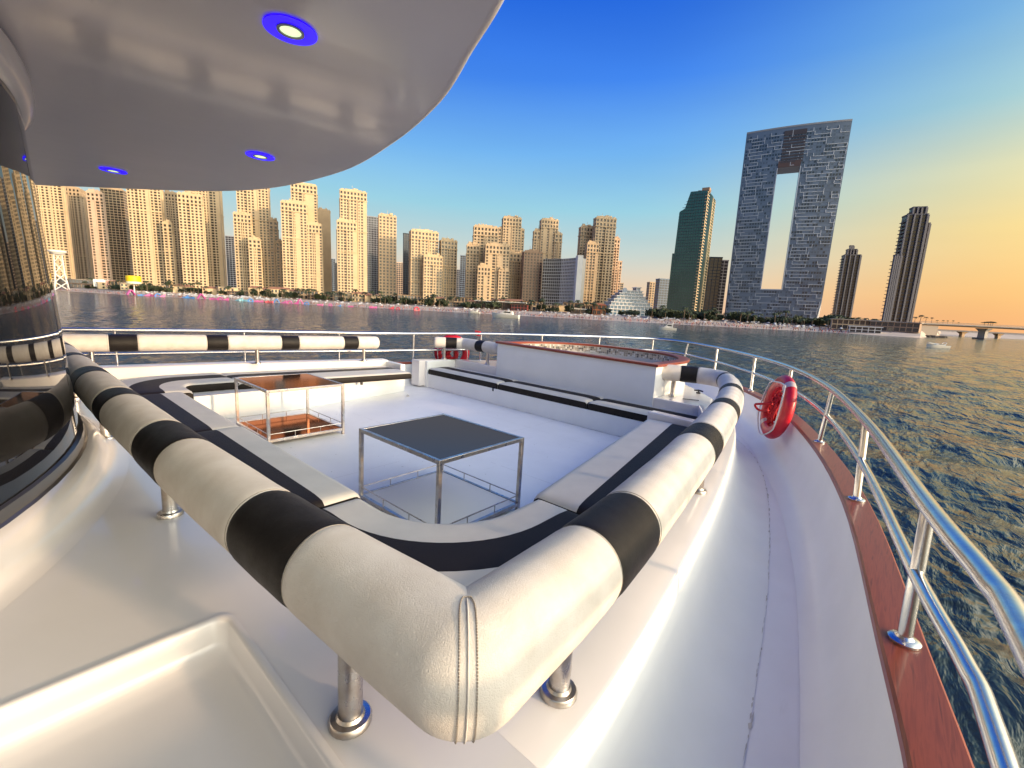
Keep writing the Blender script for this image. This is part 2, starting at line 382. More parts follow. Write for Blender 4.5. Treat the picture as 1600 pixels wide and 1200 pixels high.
# stainless railing
rail_pts = [(.31, -4, .955), (.31, -1.5, .955), (.300, .2, .958), (.265, 1.207, .96), (.241, 1.448, .96), (.162, 1.890, .964), (-.057, 3.36, .972), (-.392, 4.84, 1.0), (-.906, 6.324, 1.017), (-1.590, 7.60, 1.032), (-2.518, 8.885, 1.045), (-3.35, 9.70, 1.055), (-3.88, 9.98, 1.06), (-4.30, 9.86, 1.06), (-5.008, 8.813, 1.05), (-5.716, 7.611, 1.03), (-6.429, 6.487, 1.0), (-6.95, 5.188, .96), (-7.18, 4.3, .95), (-7.58, 2.2, .945), (-7.78, .3, .94), (-7.9, -1.5, .94), (-7.95, -4, .94)]
RAIL = smoothpath(rail_pts, 8)
rail = thing('railing', 'polished steel two-bar railing curving round the bow', 'railing', boat=True)
mb = MB(); mb.tube(RAIL, .027, 14); mb.build('top_rail', steel, rail, smooth=True)
midp = []
for i, p in enumerate(RAIL):
    c = min(CAP, key=lambda q: (q.x-p.x)**2+(q.y-p.y)**2)
    w_ = max(0, min(1, (-5.0-p.x)/1.6)); midp.append(Vector((p.x, p.y, c.z+(p.z-c.z)*(.52-.10*w_))))
mb = MB(); mb.tube(midp, .021, 12); mb.build('mid_rail', steel, rail, smooth=True)
def rail_at(x=None, y=None, side=1):
    best = min((p for p in RAIL if (p.x > XC) == (side > 0)), key=lambda q: abs(q.y-y)); return best
st_ys = [(.60, 1), (1.87, 1), (3.30, 1), (4.74, 1), (6.30, 1), (7.56, 1), (8.86, 1), (9.68, 1), (9.90, -1), (8.81, -1), (7.6, -1), (6.49, -1), (5.19, -1), (3.95, -1), (2.45, -1), (.95, -1), (-.8, -1), (-.9, 1)]
for k, (y, sd) in enumerate(st_ys):
    p = rail_at(y=y, side=sd); c = min(CAP, key=lambda q: (q.x-p.x)**2+(q.y-p.y)**2)
    if sd < 0: c = Vector((p.x, p.y, c.z))
    mb = MB(); mb.tube([(c.x, c.y, c.z), (p.x, p.y, p.z)], .020, 12)
    o = mb.build('stanchion', steel, rail, smooth=True)
    mb = MB(); mb.lathe([(.044, .003), (.044, .011), (.038, .016), (.026, .018), (.0205, .026)], (c.x, c.y, c.z+.002), 18); mb.build('flange', steel, o, smooth=True)
# ---- coaming: outer wall of the seating well, ledge, apron before the cabin
OUT = smoothpath([(-.47, -4, 0), (-.45, -1.5, 0), (-.442, 0, 0), (-.442, .7, 0), (-.452, 1.05, 0), (-.526, 1.737, 0), (-.665, 2.75, 0), (-.872, 3.868, 0), (-1.07, 4.7, 0), (-1.36, 5.55, 0), (-1.85, 6.4, 0), (-2.5, 7.25, 0), (-3.2, 7.95, 0), (-3.95, 8.3, 0), (-4.7, 7.95, 0), (-5.4, 7.2, 0), (-5.98, 6.5, 0), (-6.45, 5.9, 0), (-6.72, 5.35, 0), (-6.78, 5.06, 0)], 5)
coam = thing('coaming', 'white moulded coaming around the sunken seating area, flaring down to the side deck', 'coaming', boat=True)
ribbon(OUT, [(0, .488), (.006, .482), (.010, .46), (.014, .40), (.020, .395), (.034, .30), (.060, .19), (.105, .10), (.17, .045), (.25, .016), (.33, .003)], 'outer_wall', wall_white, coam, angle=60)
def inner_pt(p, d):
    return p
LEDGE = .5
# ledge strip along starboard and round the front
i0 = next(i for i, p in enumerate(OUT) if p.y >= .70)
OUT.insert(i0, Vector((-.442, .705, 0)))
i1 = next(i for i, p in enumerate(OUT) if p.y >= 5.6)
mb = MB(); rings = []
for i in range(i0, i1+1):
    p = OUT[i]; l = lateral(OUT, i)
    rings.append([p-l*.31+Vector((0, 0, .30)), p-l*.31+Vector((0, 0, LEDGE-.014)), p-l*.302+Vector((0, 0, LEDGE-.003)), p-l*.29+Vector((0, 0, LEDGE)), p-l*.012+Vector((0, 0, LEDGE)), p-l*.002+Vector((0, 0, LEDGE-.004)), p+Vector((0, 0, LEDGE-.013))])
mb.loft(rings, False); mb.build('ledge', gelcoat, coam, smooth=True, angle=50)
# raised foredeck around the tub
fd = [p for p in OUT[i1:]]
pts = [(p.x, p.y) for p in fd]+[(-6.78, 5.03), (-6.55, 5.03), (-6.5, 5.845), (-1.75, 5.495)]
mb = MB(); mb.prism(pts, .02, LEDGE-.004); mb.build('foredeck_top', gelcoat, coam, bevel=.01, recalc=True)
# apron with the sunken tray
TX0, TX1, TY0, TY1 = -1.455, -.62, -1.1, .392
xs = [-7.5, TX0, TX1, -.454]; ys = [-4, TY0, TY1, .705]
mb = MB()
for i in range(3):
    for j in range(3):
        if i == 1 and j == 1: continue
        mb.quad((xs[i], ys[j], LEDGE), (xs[i+1], ys[j], LEDGE), (xs[i+1], ys[j+1], LEDGE), (xs[i], ys[j+1], LEDGE))
mb.quad((-7.5, .705, LEDGE), (-.75, .705, LEDGE), (-.75, .705, .30), (-7.5, .705, .30))
mb.quad((-.454, -4, LEDGE), (-.442, -4, LEDGE-.013), (-.442, .705, LEDGE-.013), (-.454, .705, LEDGE))
mb.build('apron', gelcoat, coam)
mb = MB(); d = .088; rr = .012; rings = []
def rrect(x0, x1, y0, y1, r, z, n=5):
    out = []
    for cx, cy, a0 in ((x1-r, y1-r, 0), (x0+r, y1-r, 90), (x0+r, y0+r, 180), (x1-r, y0+r, 270)):
        for k in range(n+1): a = R(a0+90*k/n); out.append(Vector((cx+r*math.cos(a), cy+r*math.sin(a), z)))
    return out
for ins, dz_, rad in ((-.02, .0045, .05), (-.008, .006, .045), (.0, .003, .04), (.004, -.004, .04), (.007, -d+.022, .04), (.014, -d+.006, .045), (.03, -d, .05)):
    rings.append(rrect(TX0+ins, TX1-ins, TY0+ins, TY1-ins, rad, LEDGE+dz_))
mb.loft(rings, True, cap1=True)
mb.build('tray', gelcoat, coam, smooth=True, angle=60)
# dirt caught along the joints of the side deck
mb = MB(); jr = random.Random(5)
for off, m0 in ((.335, 1), (.335, 1)):
    pass
for i in range(len(OUT)-1):
    if OUT[i].y < .9 or OUT[i].y > 7: continue
    for k in range(14):
        t = jr.random(); p = OUT[i].lerp(OUT[i+1], t); l = lateral(OUT, i); tt = Vector((-l.y, l.x, 0))
        if jr.random() < .72: continue
        c = p+l*(.328+jr.gauss(0, .002)); ln = jr.uniform(.01, .05); w = jr.uniform(.001, .0035) if jr.random() < .9 else jr.uniform(.004, .009); z = .0055
        mb.quad((*(c-tt*ln-l*w*.4).xy, z), (*(c-tt*ln*.2+l*w).xy, z), (*(c+tt*ln+l*w*.5).xy, z), (*(c+tt*ln*.3-l*w).xy, z))
tag(mb.build('dirt_joint', pm('joint_dirt', (.52, .49, .46), .9), coam), kind='stuff')
# seams of the deck panels and grime gathered along the bench fronts
for (x0, y0, x1, y1, w) in ((-5.9, 3.05, -1.75, 3.12, .0022), (-3.42, 1.3, -3.47, 5.1, .002), (-6.2, 4.55, -1.9, 4.42, .0016)):
    mb = MB(); a = Vector((x0, y0, 0)); c = Vector((x1, y1, 0)); dd = (c-a).normalized(); nn = Vector((-dd.y, dd.x, 0))*w; nseg = 60; jr2 = random.Random(int(x0*100))
    for k in range(nseg):
        if jr2.random() < .3: continue
        p = a.lerp(c, k/nseg); q = a.lerp(c, (k+1)/nseg); mb.quad((*(p-nn).xy, .004), (*(q-nn*jr2.uniform(.5, 1)).xy, .004), (*(q+nn*jr2.uniform(.4, 1)).xy, .004), (*(p+nn).xy, .004))
    mb.build('deck_joint', pm('joint_grey', (.58, .56, .57), .8), deck)
mb = MB(); jr2 = random.Random(77)
for (x0, y0, x1, y1, cnt) in ((-6.4, 5.172, -1.9, 5.055, 170), (-5.985, 1.4, -6.32, 4.45, 60)):
    a = Vector((x0, y0, 0)); c = Vector((x1, y1, 0)); dd = (c-a).normalized(); nn = Vector((dd.y, -dd.x, 0))
    if nn.y > 0 and x0 == -6.4: nn = -nn
    for k in range(cnt):
        p = a.lerp(c, jr2.random())+nn*jr2.uniform(.001, .008); ln = jr2.uniform(.008, .045); w = jr2.uniform(.001, .0035)
        mb.quad((*(p-dd*ln).xy, .005), (*(p-dd*ln*.2+nn*w).xy, .005), (*(p+dd*ln).xy, .005), (*(p+dd*ln*.1-nn*w).xy, .005))
for k in range(150):
    x = jr2.uniform(-5.9, -1.7); y = jr2.uniform(1.4, 5.0); s_ = jr2.uniform(.002, .007); an = jr2.uniform(0, 6)
    mb.quad(*[(x+s_*jr2.uniform(.5, 1.6)*math.cos(an+k2*1.57), y+s_*math.sin(an+k2*1.57), .006) for k2 in range(4)])
tag(mb.build('deck_grime', pm('grime', (.36, .33, .31), .9), deck), kind='stuff')
o = thing('pad_eye', 'small white pad eye on the deck near the port bench end', 'deck fitting', (-5.95, 4.35, .0), boat=True)
mb = MB(); mb.lathe([(.03, .004), (.03, .010), (.0, .012)], (0, 0, 0), 14); mb.build('plate', gelcoat, o, smooth=True)
mb = MB(); mb.tube([(-.02, 0, .01), (-.014, 0, .03), (.014, 0, .03), (.02, 0, .01)], .005, 6); mb.build('loop', steel, o, smooth=True)
# ---- benches
def bench(name, label):
    return thing('built_in_bench', label, 'bench', boat=True)
b_aft = bench('bench_base', 'white moulded bench base along the aft and starboard sides of the well')
mb = MB()
pts = [(-7.2, .70), (-.78, .70), (-.80, 1.75), (-.97, 2.75), (-1.18, 3.87), (-1.42, 4.72), (-1.92, 4.62), (-1.48, 2.0), (-1.48, 1.73)]
for k in range(9):
    a = R(0-90*k/8); pts.append((-1.94+.46*math.cos(a), 1.72+.46*math.sin(a)))
pts += [(-5.98, 1.25), (-5.98, 1.30), (-7.2, 1.30)]
mb.prism(pts, .002, .31); mb.build('seat_box', wall_white, b_aft, recalc=True)
mb = MB(); mb.box((-1.655, 4.645, .405), (.56, .13, .19), Matrix.Translation((-1.655, 4.645, 0)) @ Matrix.Rotation(R(-6), 4, 'Z') @ Matrix.Translation((1.655, -4.645, 0))); mb.build('end_panel', gelcoat, b_aft, bevel=.012)
b_port = bench('bench_base', 'white moulded bench base on the port side lit by the low sun')
mb = MB(); pts = [(-7.55, 1.31), (-5.97, 1.31), (-5.99, 2.5), (-6.03, 2.9), (-6.33, 4.50), (-6.98, 4.50), (-7.2, 3.3)]
mb.prism(pts, .002, .31); mb.build('seat_box', wall_white, b_port, recalc=True)
mb = MB(); rings = []
PL = smoothpath([(-7.55, -1.5, 0), (-7.52, .3, 0), (-7.46, 1.2, 0), (-7.33, 2.5, 0), (-7.12, 3.5, 0), (-6.95, 4.56, 0)], 4)
for i, p in enumerate(PL):
    l = -lateral(PL, i)
    rings.append([p+l*.14+Vector((0, 0, .001)), p+l*.12+Vector((0, 0, LEDGE-.02)), p+l*.10+Vector((0, 0, LEDGE)), p-l*.12+Vector((0, 0, LEDGE)), p-l*.14+Vector((0, 0, LEDGE-.012)), p-l*.14+Vector((0, 0, .28))])
mb.loft(rings, False, cap0=True, cap1=True); mb.build('ledge', gelcoat, b_port, smooth=True, angle=40, recalc=True)
mb = MB(); mb.prism([(-6.375, 4.50), (-6.355, 4.58), (-6.955, 4.62), (-6.98, 4.50)], .001, .475); mb.build('end_panel', wall_white, b_port, bevel=.01, recalc=True)
b_front = bench('bench_base', 'white moulded bench base in front of the tub')
mb = MB(); pts = [(-6.48, 5.18), (-1.45, 5.05), (-1.70, 5.52), (-6.48, 5.86)]
mb.prism(pts, .002, .255); mb.build('seat_box', wall_white, b_front, recalc=True)
mb = MB(); mb.prism([(-6.56, 5.16), (-6.48, 5.16), (-6.48, 5.86), (-6.56, 5.86)], .001, .485); mb.build('end_panel', wall_white, b_front, bevel=.01, recalc=True)
# ---- cushions: swept cross-section with a black stripe
def cushion(name, label, stations, D, zt, th, a, b, front_black=True, group='striped bench cushions', crown=.012, zoff=0.0, tabs=()):
    """stations: list of (origin, inward dir); offsets run from the back (0) to the front (D)"""
    t = thing(name, label, 'cushion', boat=True, group=group)
    ns = len(stations); acc = [0]
    mid = [o+d*D*.5 for o, d in stations]
    for i in range(1, ns): acc.append(acc[-1]+(mid[i]-mid[i-1]).length)
    tot_ = acc[-1]
    def zt_at(s, d):
        e = min(s, tot_-s); ed = min(d, D-d)
        z = zt+zoff+crown*math.sin(math.pi*min(1, max(0, d/D)))*min(1, e/.12)
        if e < .035: z -= .022*(1-e/.035)**2
        if ed < .035: z -= .020*(1-ed/.035)**2
        return z
    def strip(d0, d1, nd):
        mbx = MB(); rows = []
        for i, (o, dr) in enumerate(stations):
            rows.append([Vector((*(o+dr*(d0+(d1-d0)*k/nd)).xy, zt_at(acc[i], d0+(d1-d0)*k/nd))) for k in range(nd+1)])
        mbx.loft(rows, False); return mbx
    def dens(d0, d1): return max(2, int(abs(d1-d0)/.02))
    m1 = strip(0, a, dens(0, a)) if a > .005 else None
    zb = zt-th+zoff
    if m1:
        rows = [[Vector((*(o).xy, zt_at(acc[i], 0))), Vector((*(o).xy, zb))] for i, (o, dr) in enumerate(stations)]
        m1.loft([list(reversed(r_)) for r_ in rows], False); m1.build('back_panel', seat_white, t, smooth=True)
    strip(a, b, dens(a, b)).build('stripe', seat_black, t, smooth=True)
    strip(b, D, dens(b, D)).build('top_panel', seat_white, t, smooth=True)
    mbf = MB(); rows = []
    for i, (o, dr) in enumerate(stations):
        f = o+dr*D; g = o+dr*(D+.006); h = o+dr*(D-.004); z1 = zt_at(acc[i], D)
        rows.append([Vector((*f.xy, z1)), Vector((*g.xy, z1-.010)), Vector((*g.xy, zb+.012)), Vector((*h.xy, zb))])
    mbf.loft(rows, False)
    for i in (0, ns-1):
        o, dr = stations[i]
        nd = 16; top = [Vector((*(o+dr*(D*k/nd)).xy, zt_at(acc[i], D*k/nd))) for k in range(nd+1)]; bot = [Vector((*v.xy, zb)) for v in top]
        rings = [top, bot] if i == 0 else [bot, top]
        mbf.loft(rings, False)
    mbf.build('front_panel', seat_black, t, smooth=True, angle=50)
    for q in tabs:
        i = min(range(ns), key=lambda j: abs(acc[j]-q*tot_)); o, dr = stations[i]; f = o+dr*(D-.01)
        mb2 = MB(); mb2.box((f.x, f.y, zb-.018), (.03, .03, .045)); mb2.build('tab', bolt_dark, t)
    return t
V2 = lambda x, y: Vector((x, y, 0))
def straight(p0, p1, dr, n=26):
    p0 = Vector((*p0, 0)); p1 = Vector((*p1, 0)); out = []
    for k in range(n+1):
        t = k/n; t = .5-.5*math.cos(math.pi*t)
        out.append((p0.lerp(p1, t), Vector((*dr, 0)).normalized()))
    return out
ZA = .425
cushion('bench_cushion', 'long striped aft cushion with its free end edge beside the corner cushion', straight((-3.955, .71), (-2.16, .715), (0, 1)), .555, ZA, .11, .10, .345, zoff=.012)
cushion('bench_cushion', 'striped aft cushion between the rounded port corner cushion and the long aft cushion', straight((-5.75, .71), (-3.965, .71), (0, 1)), .55, ZA, .11, .10, .34)
# rounded corner cushion, starboard aft
cc = V2(-1.94, 1.74); Ro = .48+.66; st = []
for k in range(8): st.append((V2(-2.15+(cc.x+2.15)*k/8, cc.y-Ro), V2(0, 1)))
for k in range(17):
    a = R(-90+90*k/16); e = V2(math.cos(a), math.sin(a)); st.append((cc+e*Ro, -e))
for k in range(1, 9): st.append((V2(cc.x+Ro, cc.y+(2.03-cc.y)*k/8), V2(-1, 0)))
cushion('bench_cushion', 'rounded corner cushion with a broad curved black stripe behind the near bolster bend', st, .66, ZA-.004, .11, .207, .434)
# starboard cushion
cushion('bench_cushion', 'striped starboard cushion running up to the white end panel', straight((-.86, 2.03), (-1.29, 4.57), (-1, -.02)), .625, ZA+.012, .11, .10, .335)
# port aft corner
cc = V2(-5.98+0, 1.26+0); r_i = .16; Rp = r_i+.80; cc = V2(-5.98-r_i+.16, 1.27+r_i+.02); st = []
for k in range(6): st.append((V2(-5.76+(cc.x+5.76)*k/6, cc.y-Rp+.06), V2(0, 1)))
for k in range(15):
    a = R(-90-90*k/14); e = V2(math.cos(a), math.sin(a)); st.append((cc+V2(e.x*(Rp+.06), e.y*(Rp-.06)), -e))
for k in range(1, 8): st.append((V2(cc.x-Rp-.06, cc.y+(1.96-cc.y)*k/7), V2(1, 0)))
cushion('bench_cushion', 'rounded port corner cushion with a curved black stripe beside the cabin window', st, .80, ZA, .11, .30, .56)
cushion('bench_cushion', 'striped port cushion behind the copper-coloured table', straight((-7.08, 1.98), (-6.86, 4.47), (1, -.05), 30)[::-1], .90, .40, .11, .30, .52, tabs=(.35,))
fz = .366
for (x0, x1, lab) in ((-6.45, -4.66, 'left cushion of the striped trio below the tub'), (-4.64, -3.0, 'middle cushion of the striped trio below the tub'), (-2.98, -1.42, 'right cushion of the striped trio below the tub')):
    yb = lambda x: 5.72-.10*(x+6.45)/5
    cushion('bench_cushion', lab, straight((x1, yb(x1)), (x0, yb(x0)), (0, -1)), .55, fz, .115, .175, .375, tabs=(.06,))
# ---- bolsters
def cutpath(path, s0, s1):
    acc = [0]
    for i in range(1, len(path)): acc.append(acc[-1]+(path[i]-path[i-1]).length)
    s0 = max(0, s0); s1 = min(acc[-1], s1); out = []
    def at(s):
        for i in range(1, len(path)):
            if acc[i] >= s-1e-9: return path[i-1].lerp(path[i], (s-acc[i-1])/max(1e-9, acc[i]-acc[i-1]))
        return path[-1].copy()
    out.append(at(s0))
    for i, s in enumerate(acc):
        if s0+.0025 < s < s1-.0025: out.append(path[i])
    out.append(at(s1)); return out
def plen(path): return sum((path[i]-path[i-1]).length for i in range(1, len(path)))
RB = .108
def bolster_piece(path, r=RB, n=40, end0=False, end1=False, pinch=True):
    """tube along a level path; mitred at kinks, slightly drawn in at its seams"""
    pts = [path[0]]
    for i in range(1, len(path)):
        a, b = path[i-1], path[i]; L_ = (b-a).length; k = max(1, int(L_/.05))
        for q in range(1, k+1): pts.append(a.lerp(b, q/k))
    tot_ = plen(pts); 
    def ins(P, s): return cutpath(P, 0, s)[-1]
    extra = [.003, .008, .016, .03]
    S0 = [0]
    for i in range(1, len(pts)): S0.append(S0[-1]+(pts[i]-pts[i-1]).length)
    ss = sorted(set([round(x, 5) for x in S0]+[round(e, 5) for e in extra if e < tot_/2]+[round(tot_-e, 5) for e in extra if e < tot_/2]))
    kept = []; last = -1
    for x in ss:
        if x-last > .0015 or x in (0, ss[-1]): kept.append(x); last = x
    P = []
    for s_ in kept:
        for i in range(1, len(pts)):
            if S0[i] >= s_-1e-6:
                P.append(pts[i-1].lerp(pts[i], (s_-S0[i-1])/max(1e-9, S0[i]-S0[i-1]))); break
    rings = []
    for i, p in enumerate(P):
        d1 = (p-P[i-1]) if i else (P[1]-p); d2 = (P[i+1]-p) if i < len(P)-1 else d1
        d1 = Vector((d1.x, d1.y, 0)).normalized(); d2 = Vector((d2.x, d2.y, 0)).normalized()
        t = (d1+d2).normalized(); k = 1/max(.35, t.dot(d1)); lat = Vector((t.y, -t.x, 0))*k
        s_ = kept[i]; e = min(s_, tot_-s_); rr_ = r
        if p.x > -6.5 and p.y < 5.4: rr_ += .006+.010*math.exp(-((p-CORN).length/.45)**2)
        if pinch and e < .03: rr_ -= .0045*(1-e/.03)**2
        for flag, ee in ((end0, s_), (end1, tot_-s_)):
            if flag and ee < .05: rr_ = r*(.72+.28*math.sqrt(max(0, 1-(1-ee/.05)**2)))
        rr_ *= 1+.006*math.sin(s_*7.3)+.004*math.sin(s_*17.1+1)
        rings.append([p+(lat*math.cos(2*math.pi*q/n)+Vector((0, 0, 1))*math.sin(2*math.pi*q/n))*(rr_*(1+.0035*math.sin(3*2*math.pi*q/n+p.x*9+p.y*11)+.002*math.sin(7*2*math.pi*q/n+p.x*23+p.y*19))) for q in range(n)])
    mb = MB(); mb.loft(rings, True, True, True); return mb, rings
def ring_tube(mb, ring, grow, rad, n=5):
    c = sum(ring, Vector())/len(ring)
    pts = [c+(p-c)*(1+grow) for p in ring]; pts.append(pts[0]); mb.tube(pts, rad, n, cap=False)
def bolster(name, label, path, bands, posts, caps=(True, True), zpost=LEDGE, kinks=()):
    t = thing(name, label, 'bolster', boat=True, group='striped padded bolsters')
    path = [Vector(p) for p in path]; T = plen(path)
    edges = [0]+[e for b in bands for e in b]+[T]
    for k in range(0, len(edges), 2):
        if edges[k+1]-edges[k] > .01:
            mb, rg = bolster_piece(cutpath(path, edges[k], edges[k+1]), end0=(k == 0 and caps[0]), end1=(k == len(edges)-2 and caps[1]))
            o = mb.build('padding', leather_white, t, smooth=True, angle=60)
            for q, fl in ((0, k > 0), (-1, k < len(edges)-2)):
                if fl: mbs = MB(); ring_tube(mbs, rg[2 if q == 0 else -3], .004, .0012); mbs.build('seam', stitch, o, smooth=True)
    for s0, s1 in bands:
        mb, rg = bolster_piece(cutpath(path, s0, s1), r=RB+.0008); mb.build('band', leather_black, t, smooth=True, angle=60)
    for x, y in posts:
        mb = MB(); mb.tube([(x, y, zpost+.004), (x, y, .76)], .0285, 16); o = mb.build('post', steel_rust, t, smooth=True)
        mb = MB(); mb.lathe([(.050, .001), (.050, .012), (.046, .018), (.034, .020), (.030, .028)], (x, y, zpost), 22); mb.build('flange', steel_rust, o, smooth=True)
    return t
ZB = .812
CORN = Vector((-.543, .547, ZB-.006))
aft_path = [Vector((-7.1, .385, ZB)), Vector((-5.0, .402, ZB)), Vector((-3.2, .425, ZB)), Vector((-2.0, .455, ZB)), Vector((-1.19, .492, ZB)), CORN]
d_a = (aft_path[-2]-CORN).normalized(); d_s = (Vector((-.575, 1.21, ZB))-CORN).normalized(); FR = .018
bz = lambda t_: CORN+d_a*(FR*(1-t_)**2)+d_s*(FR*t_*t_)
aft_path = aft_path[:-1]+[bz(k/16) for k in range(9)]
stb = [bz(k/16) for k in range(8, 16)]+smoothpath([CORN+d_s*FR, (-.575, 1.21, ZB), (-.72, 2.35, ZB), (-.86, 3.25, ZB), (-1.03, 4.2, ZB), (-1.24, 5.05, ZB), (-1.42, 5.6, ZB), (-1.56, 5.89, ZB), (-1.80, 5.99, ZB), (-2.08, 5.92, ZB), (-2.46, 5.74, ZB)], 6)
full = aft_path[:-1]+stb
sc = plen(aft_path)
def s_of(path, x=None, y=None):
    acc = 0; best = (9, 0)
    for i in range(1, len(path)):
        a, b = path[i-1], path[i]; L_ = (b-a).length
        for q in range(21):
            p = a.lerp(b, q/20); e = abs(p.x-x) if x is not None else abs(p.y-y)
            if e < best[0]: best = (e, acc+L_*q/20)
        acc += L_
    return best[1]
bands = []
for x0, x1 in ((-6.3, -6.05), (-5.35, -5.08), (-4.40, -4.13), (-3.42, -3.13), (-2.40, -2.08), (-1.335, -1.045)):
    bands.append((s_of(aft_path, x=x0), s_of(aft_path, x=x1)))
for y0, y1 in ((1.02, 1.335), (2.36, 2.66), (3.50, 3.74), (4.50, 4.74)):
    bands.append((sc+s_of(stb, y=y0), sc+s_of(stb, y=y1)))
n_st = plen(stb)
sx = s_of(stb, x=-2.10)
bands.append((sc+s_of(stb, x=-1.455), sc+s_of(stb, x=-1.495)))
bands.append((sc+sx-.22, sc+sx))
bands = sorted(bands)
nb = bolster('bolster', 'long white bolster with black bands bending at the near corner', full, bands,
             [(-.853, .478), (-2.349, .440), (-3.853, .412), (-5.4, .40), (-.537, .90), (-.755, 2.664), (-1.13, 4.6), (-2.16, 5.88)], caps=(True, False))
# stitched seam at the near corner
mb = MB(); pc, rg = bolster_piece(cutpath(full, sc-.2, sc+.2))
mid_i = min(range(len(rg)), key=lambda i: ((sum(rg[i], Vector())/len(rg[i]))-CORN).length)
ring_tube(mb, rg[mid_i], .006, .0018, 6)
mb.build('corner_seam', leather_white, nb, smooth=True)
mb = MB()
for sgn in (-1, 1):
    dirv = d_a if sgn < 0 else d_s
    def walk(q, dist):                       # the surface point this far from the seam, along the padding
        p = rg[mid_i][q]; k = mid_i; left = dist
        while 0 <= k+sgn < len(rg):
            nx = rg[k+sgn][q]; L_ = (nx-p).length
            if L_ >= left: return p.lerp(nx, left/L_)
            left -= L_; p = nx; k += sgn
        return p
    rr_ = [walk(q, .016) for q in range(len(rg[mid_i]))]; c = sum(rr_, Vector())/len(rr_)
    m_ = 150; pts = []
    for q in range(m_):
        f = q/m_*len(rr_); i = int(f); p = rr_[i].lerp(rr_[(i+1) % len(rr_)], f-i); pts.append(c+(p-c)*1.010)
    for q in range(0, m_, 1):
        a, b = pts[q], pts[(q+1) % m_]; mb.tube([a, a.lerp(b, .7)], .0016, 4)
tag(mb.build('stitching', stitch, nb), kind='stuff')
pp = smoothpath([(-7.37, -.9, ZB), (-7.37, .3, ZB), (-7.31, .9, ZB), (-7.19, 1.9, ZB), (-7.05, 2.8, ZB), (-6.90, 3.7, ZB), (-6.83, 4.33, ZB)], 4)
bolster('bolster', 'straight white bolster with black bands along the port side above the bench', pp,
        [(s_of(pp, y=a), s_of(pp, y=b)) for a, b in ((-.35, -.08), (.885, 1.15), (1.87, 2.115), (2.80, 3.045), (3.72, 3.955))], [(-7.36, .72), (-7.12, 2.49), (-6.87, 4.09)])
fp = [Vector(p) for p in ((-6.72, 5.50, ZB), (-6.36, 5.96, ZB), (-5.33, 5.90, ZB))]
bolster('bolster', 'short bent white bolster at the left end of the tub', fp, [(.22, .43), (plen([fp[0], fp[1]])+.42, plen([fp[0], fp[1]])+.62)], [(-6.60, 5.66), (-5.68, 5.93)], caps=(True, False), zpost=LEDGE-.004)
# ---- tub
tub = thing('hot_tub', 'white built-in tub with mahogany rim and mosaic-lined inside', 'tub', boat=True)
ZT = .905
def tub_curve(ins, n=30):
    pts = []
    x0, x1, y0 = -5.27+ins, -2.27-ins, 5.74+ins
    cx = (x0+x1)/2; rx = (x1-x0)/2; yk = 6.25; ry = 1.55-ins
    pts.append((x0, y0+.0)); pts.append((x1, y0-.22+.0))
    for k in range(n+1):
        a = math.pi*k/n; pts.append((cx+rx*math.copysign(abs(math.cos(a))**.8, math.cos(a)), yk+ry*abs(math.sin(a))**.9))
    return pts
o0 = tub_curve(0); o1 = tub_curve(-.03); i0_ = tub_curve(.13); i1_ = tub_curve(.17)
def tz(p): return ZT+.018-.012*(p[0]+5.27)/1.5
mb = MB(); mb.loft([[Vector((*p, .262)) for p in o0], [Vector((*p, tz(p))) for p in o0]], True); mb.build('shell', wall_white, tub, smooth=True, angle=30)
mb = MB()
mb.loft([[Vector((*p, tz(p)+.0)) for p in o1], [Vector((*p, tz(p)+.026)) for p in o1], [Vector((*q, tz(q)+.034)) for q in tub_curve(-.02)], [Vector((*q, tz(q)+.034)) for q in tub_curve(.12)], [Vector((*q, tz(q)+.026)) for q in i0_], [Vector((*q, tz(q)-.003)) for q in i0_], [Vector((*p, tz(p)+.0)) for p in o1]], True)
mb.build('rim', mahogany, tub, smooth=True, angle=30)
mb = MB(); mb.loft([[Vector((*q, tz(q)-.004)) for q in tub_curve(.125)], [Vector((*q, .30)) for q in tub_curve(.20)]], True, cap1=True); mb.build('lining', pm('grout', (.42, .39, .35), .7), tub)
# mosaic tiles on the inner wall
tiles = [MB(), MB(), MB(), MB()]; tr = random.Random(9)
inner_t = tub_curve(.132, 60)
acc = []
per = inner_t+[inner_t[0]]
row_h = .036; nrow = 11
for i in range(len(per)-1):
    a = Vector((*per[i], 0)); b = Vector((*per[i+1], 0)); L_ = (b-a).length; k = max(1, int(round(L_/.038)))
    for q in range(k):
        p0 = a.lerp(b, (q+.08)/k); p1 = a.lerp(b, (q+.92)/k); nrm = Vector((-(b-a).y, (b-a).x, 0)).normalized()*.004
        for r_ in range(nrow):
            zt_ = tz(per[i])-.012-r_*row_h; zb_ = zt_-row_h*.86; sh = nrm*(1+.0)
            g = tr.random(); kx = 0 if g < .20 else 1 if g < .44 else 2 if g < .74 else 3
            off = nrm.normalized()*(.004+.0107*r_*.15)
            tiles[kx].quad((*(p0+off).xy, zb_), (*(p1+off).xy, zb_), (*(p1+off).xy, zt_), (*(p0+off).xy, zt_))
for mb_, c in zip(tiles, ((.56, .53, .48), (.10, .09, .085), (.28, .235, .19), (.42, .36, .29))):
    tag(mb_.build('mosaic_tile', pm('mosaic', c, .15, coat=.3), tub), kind='stuff')
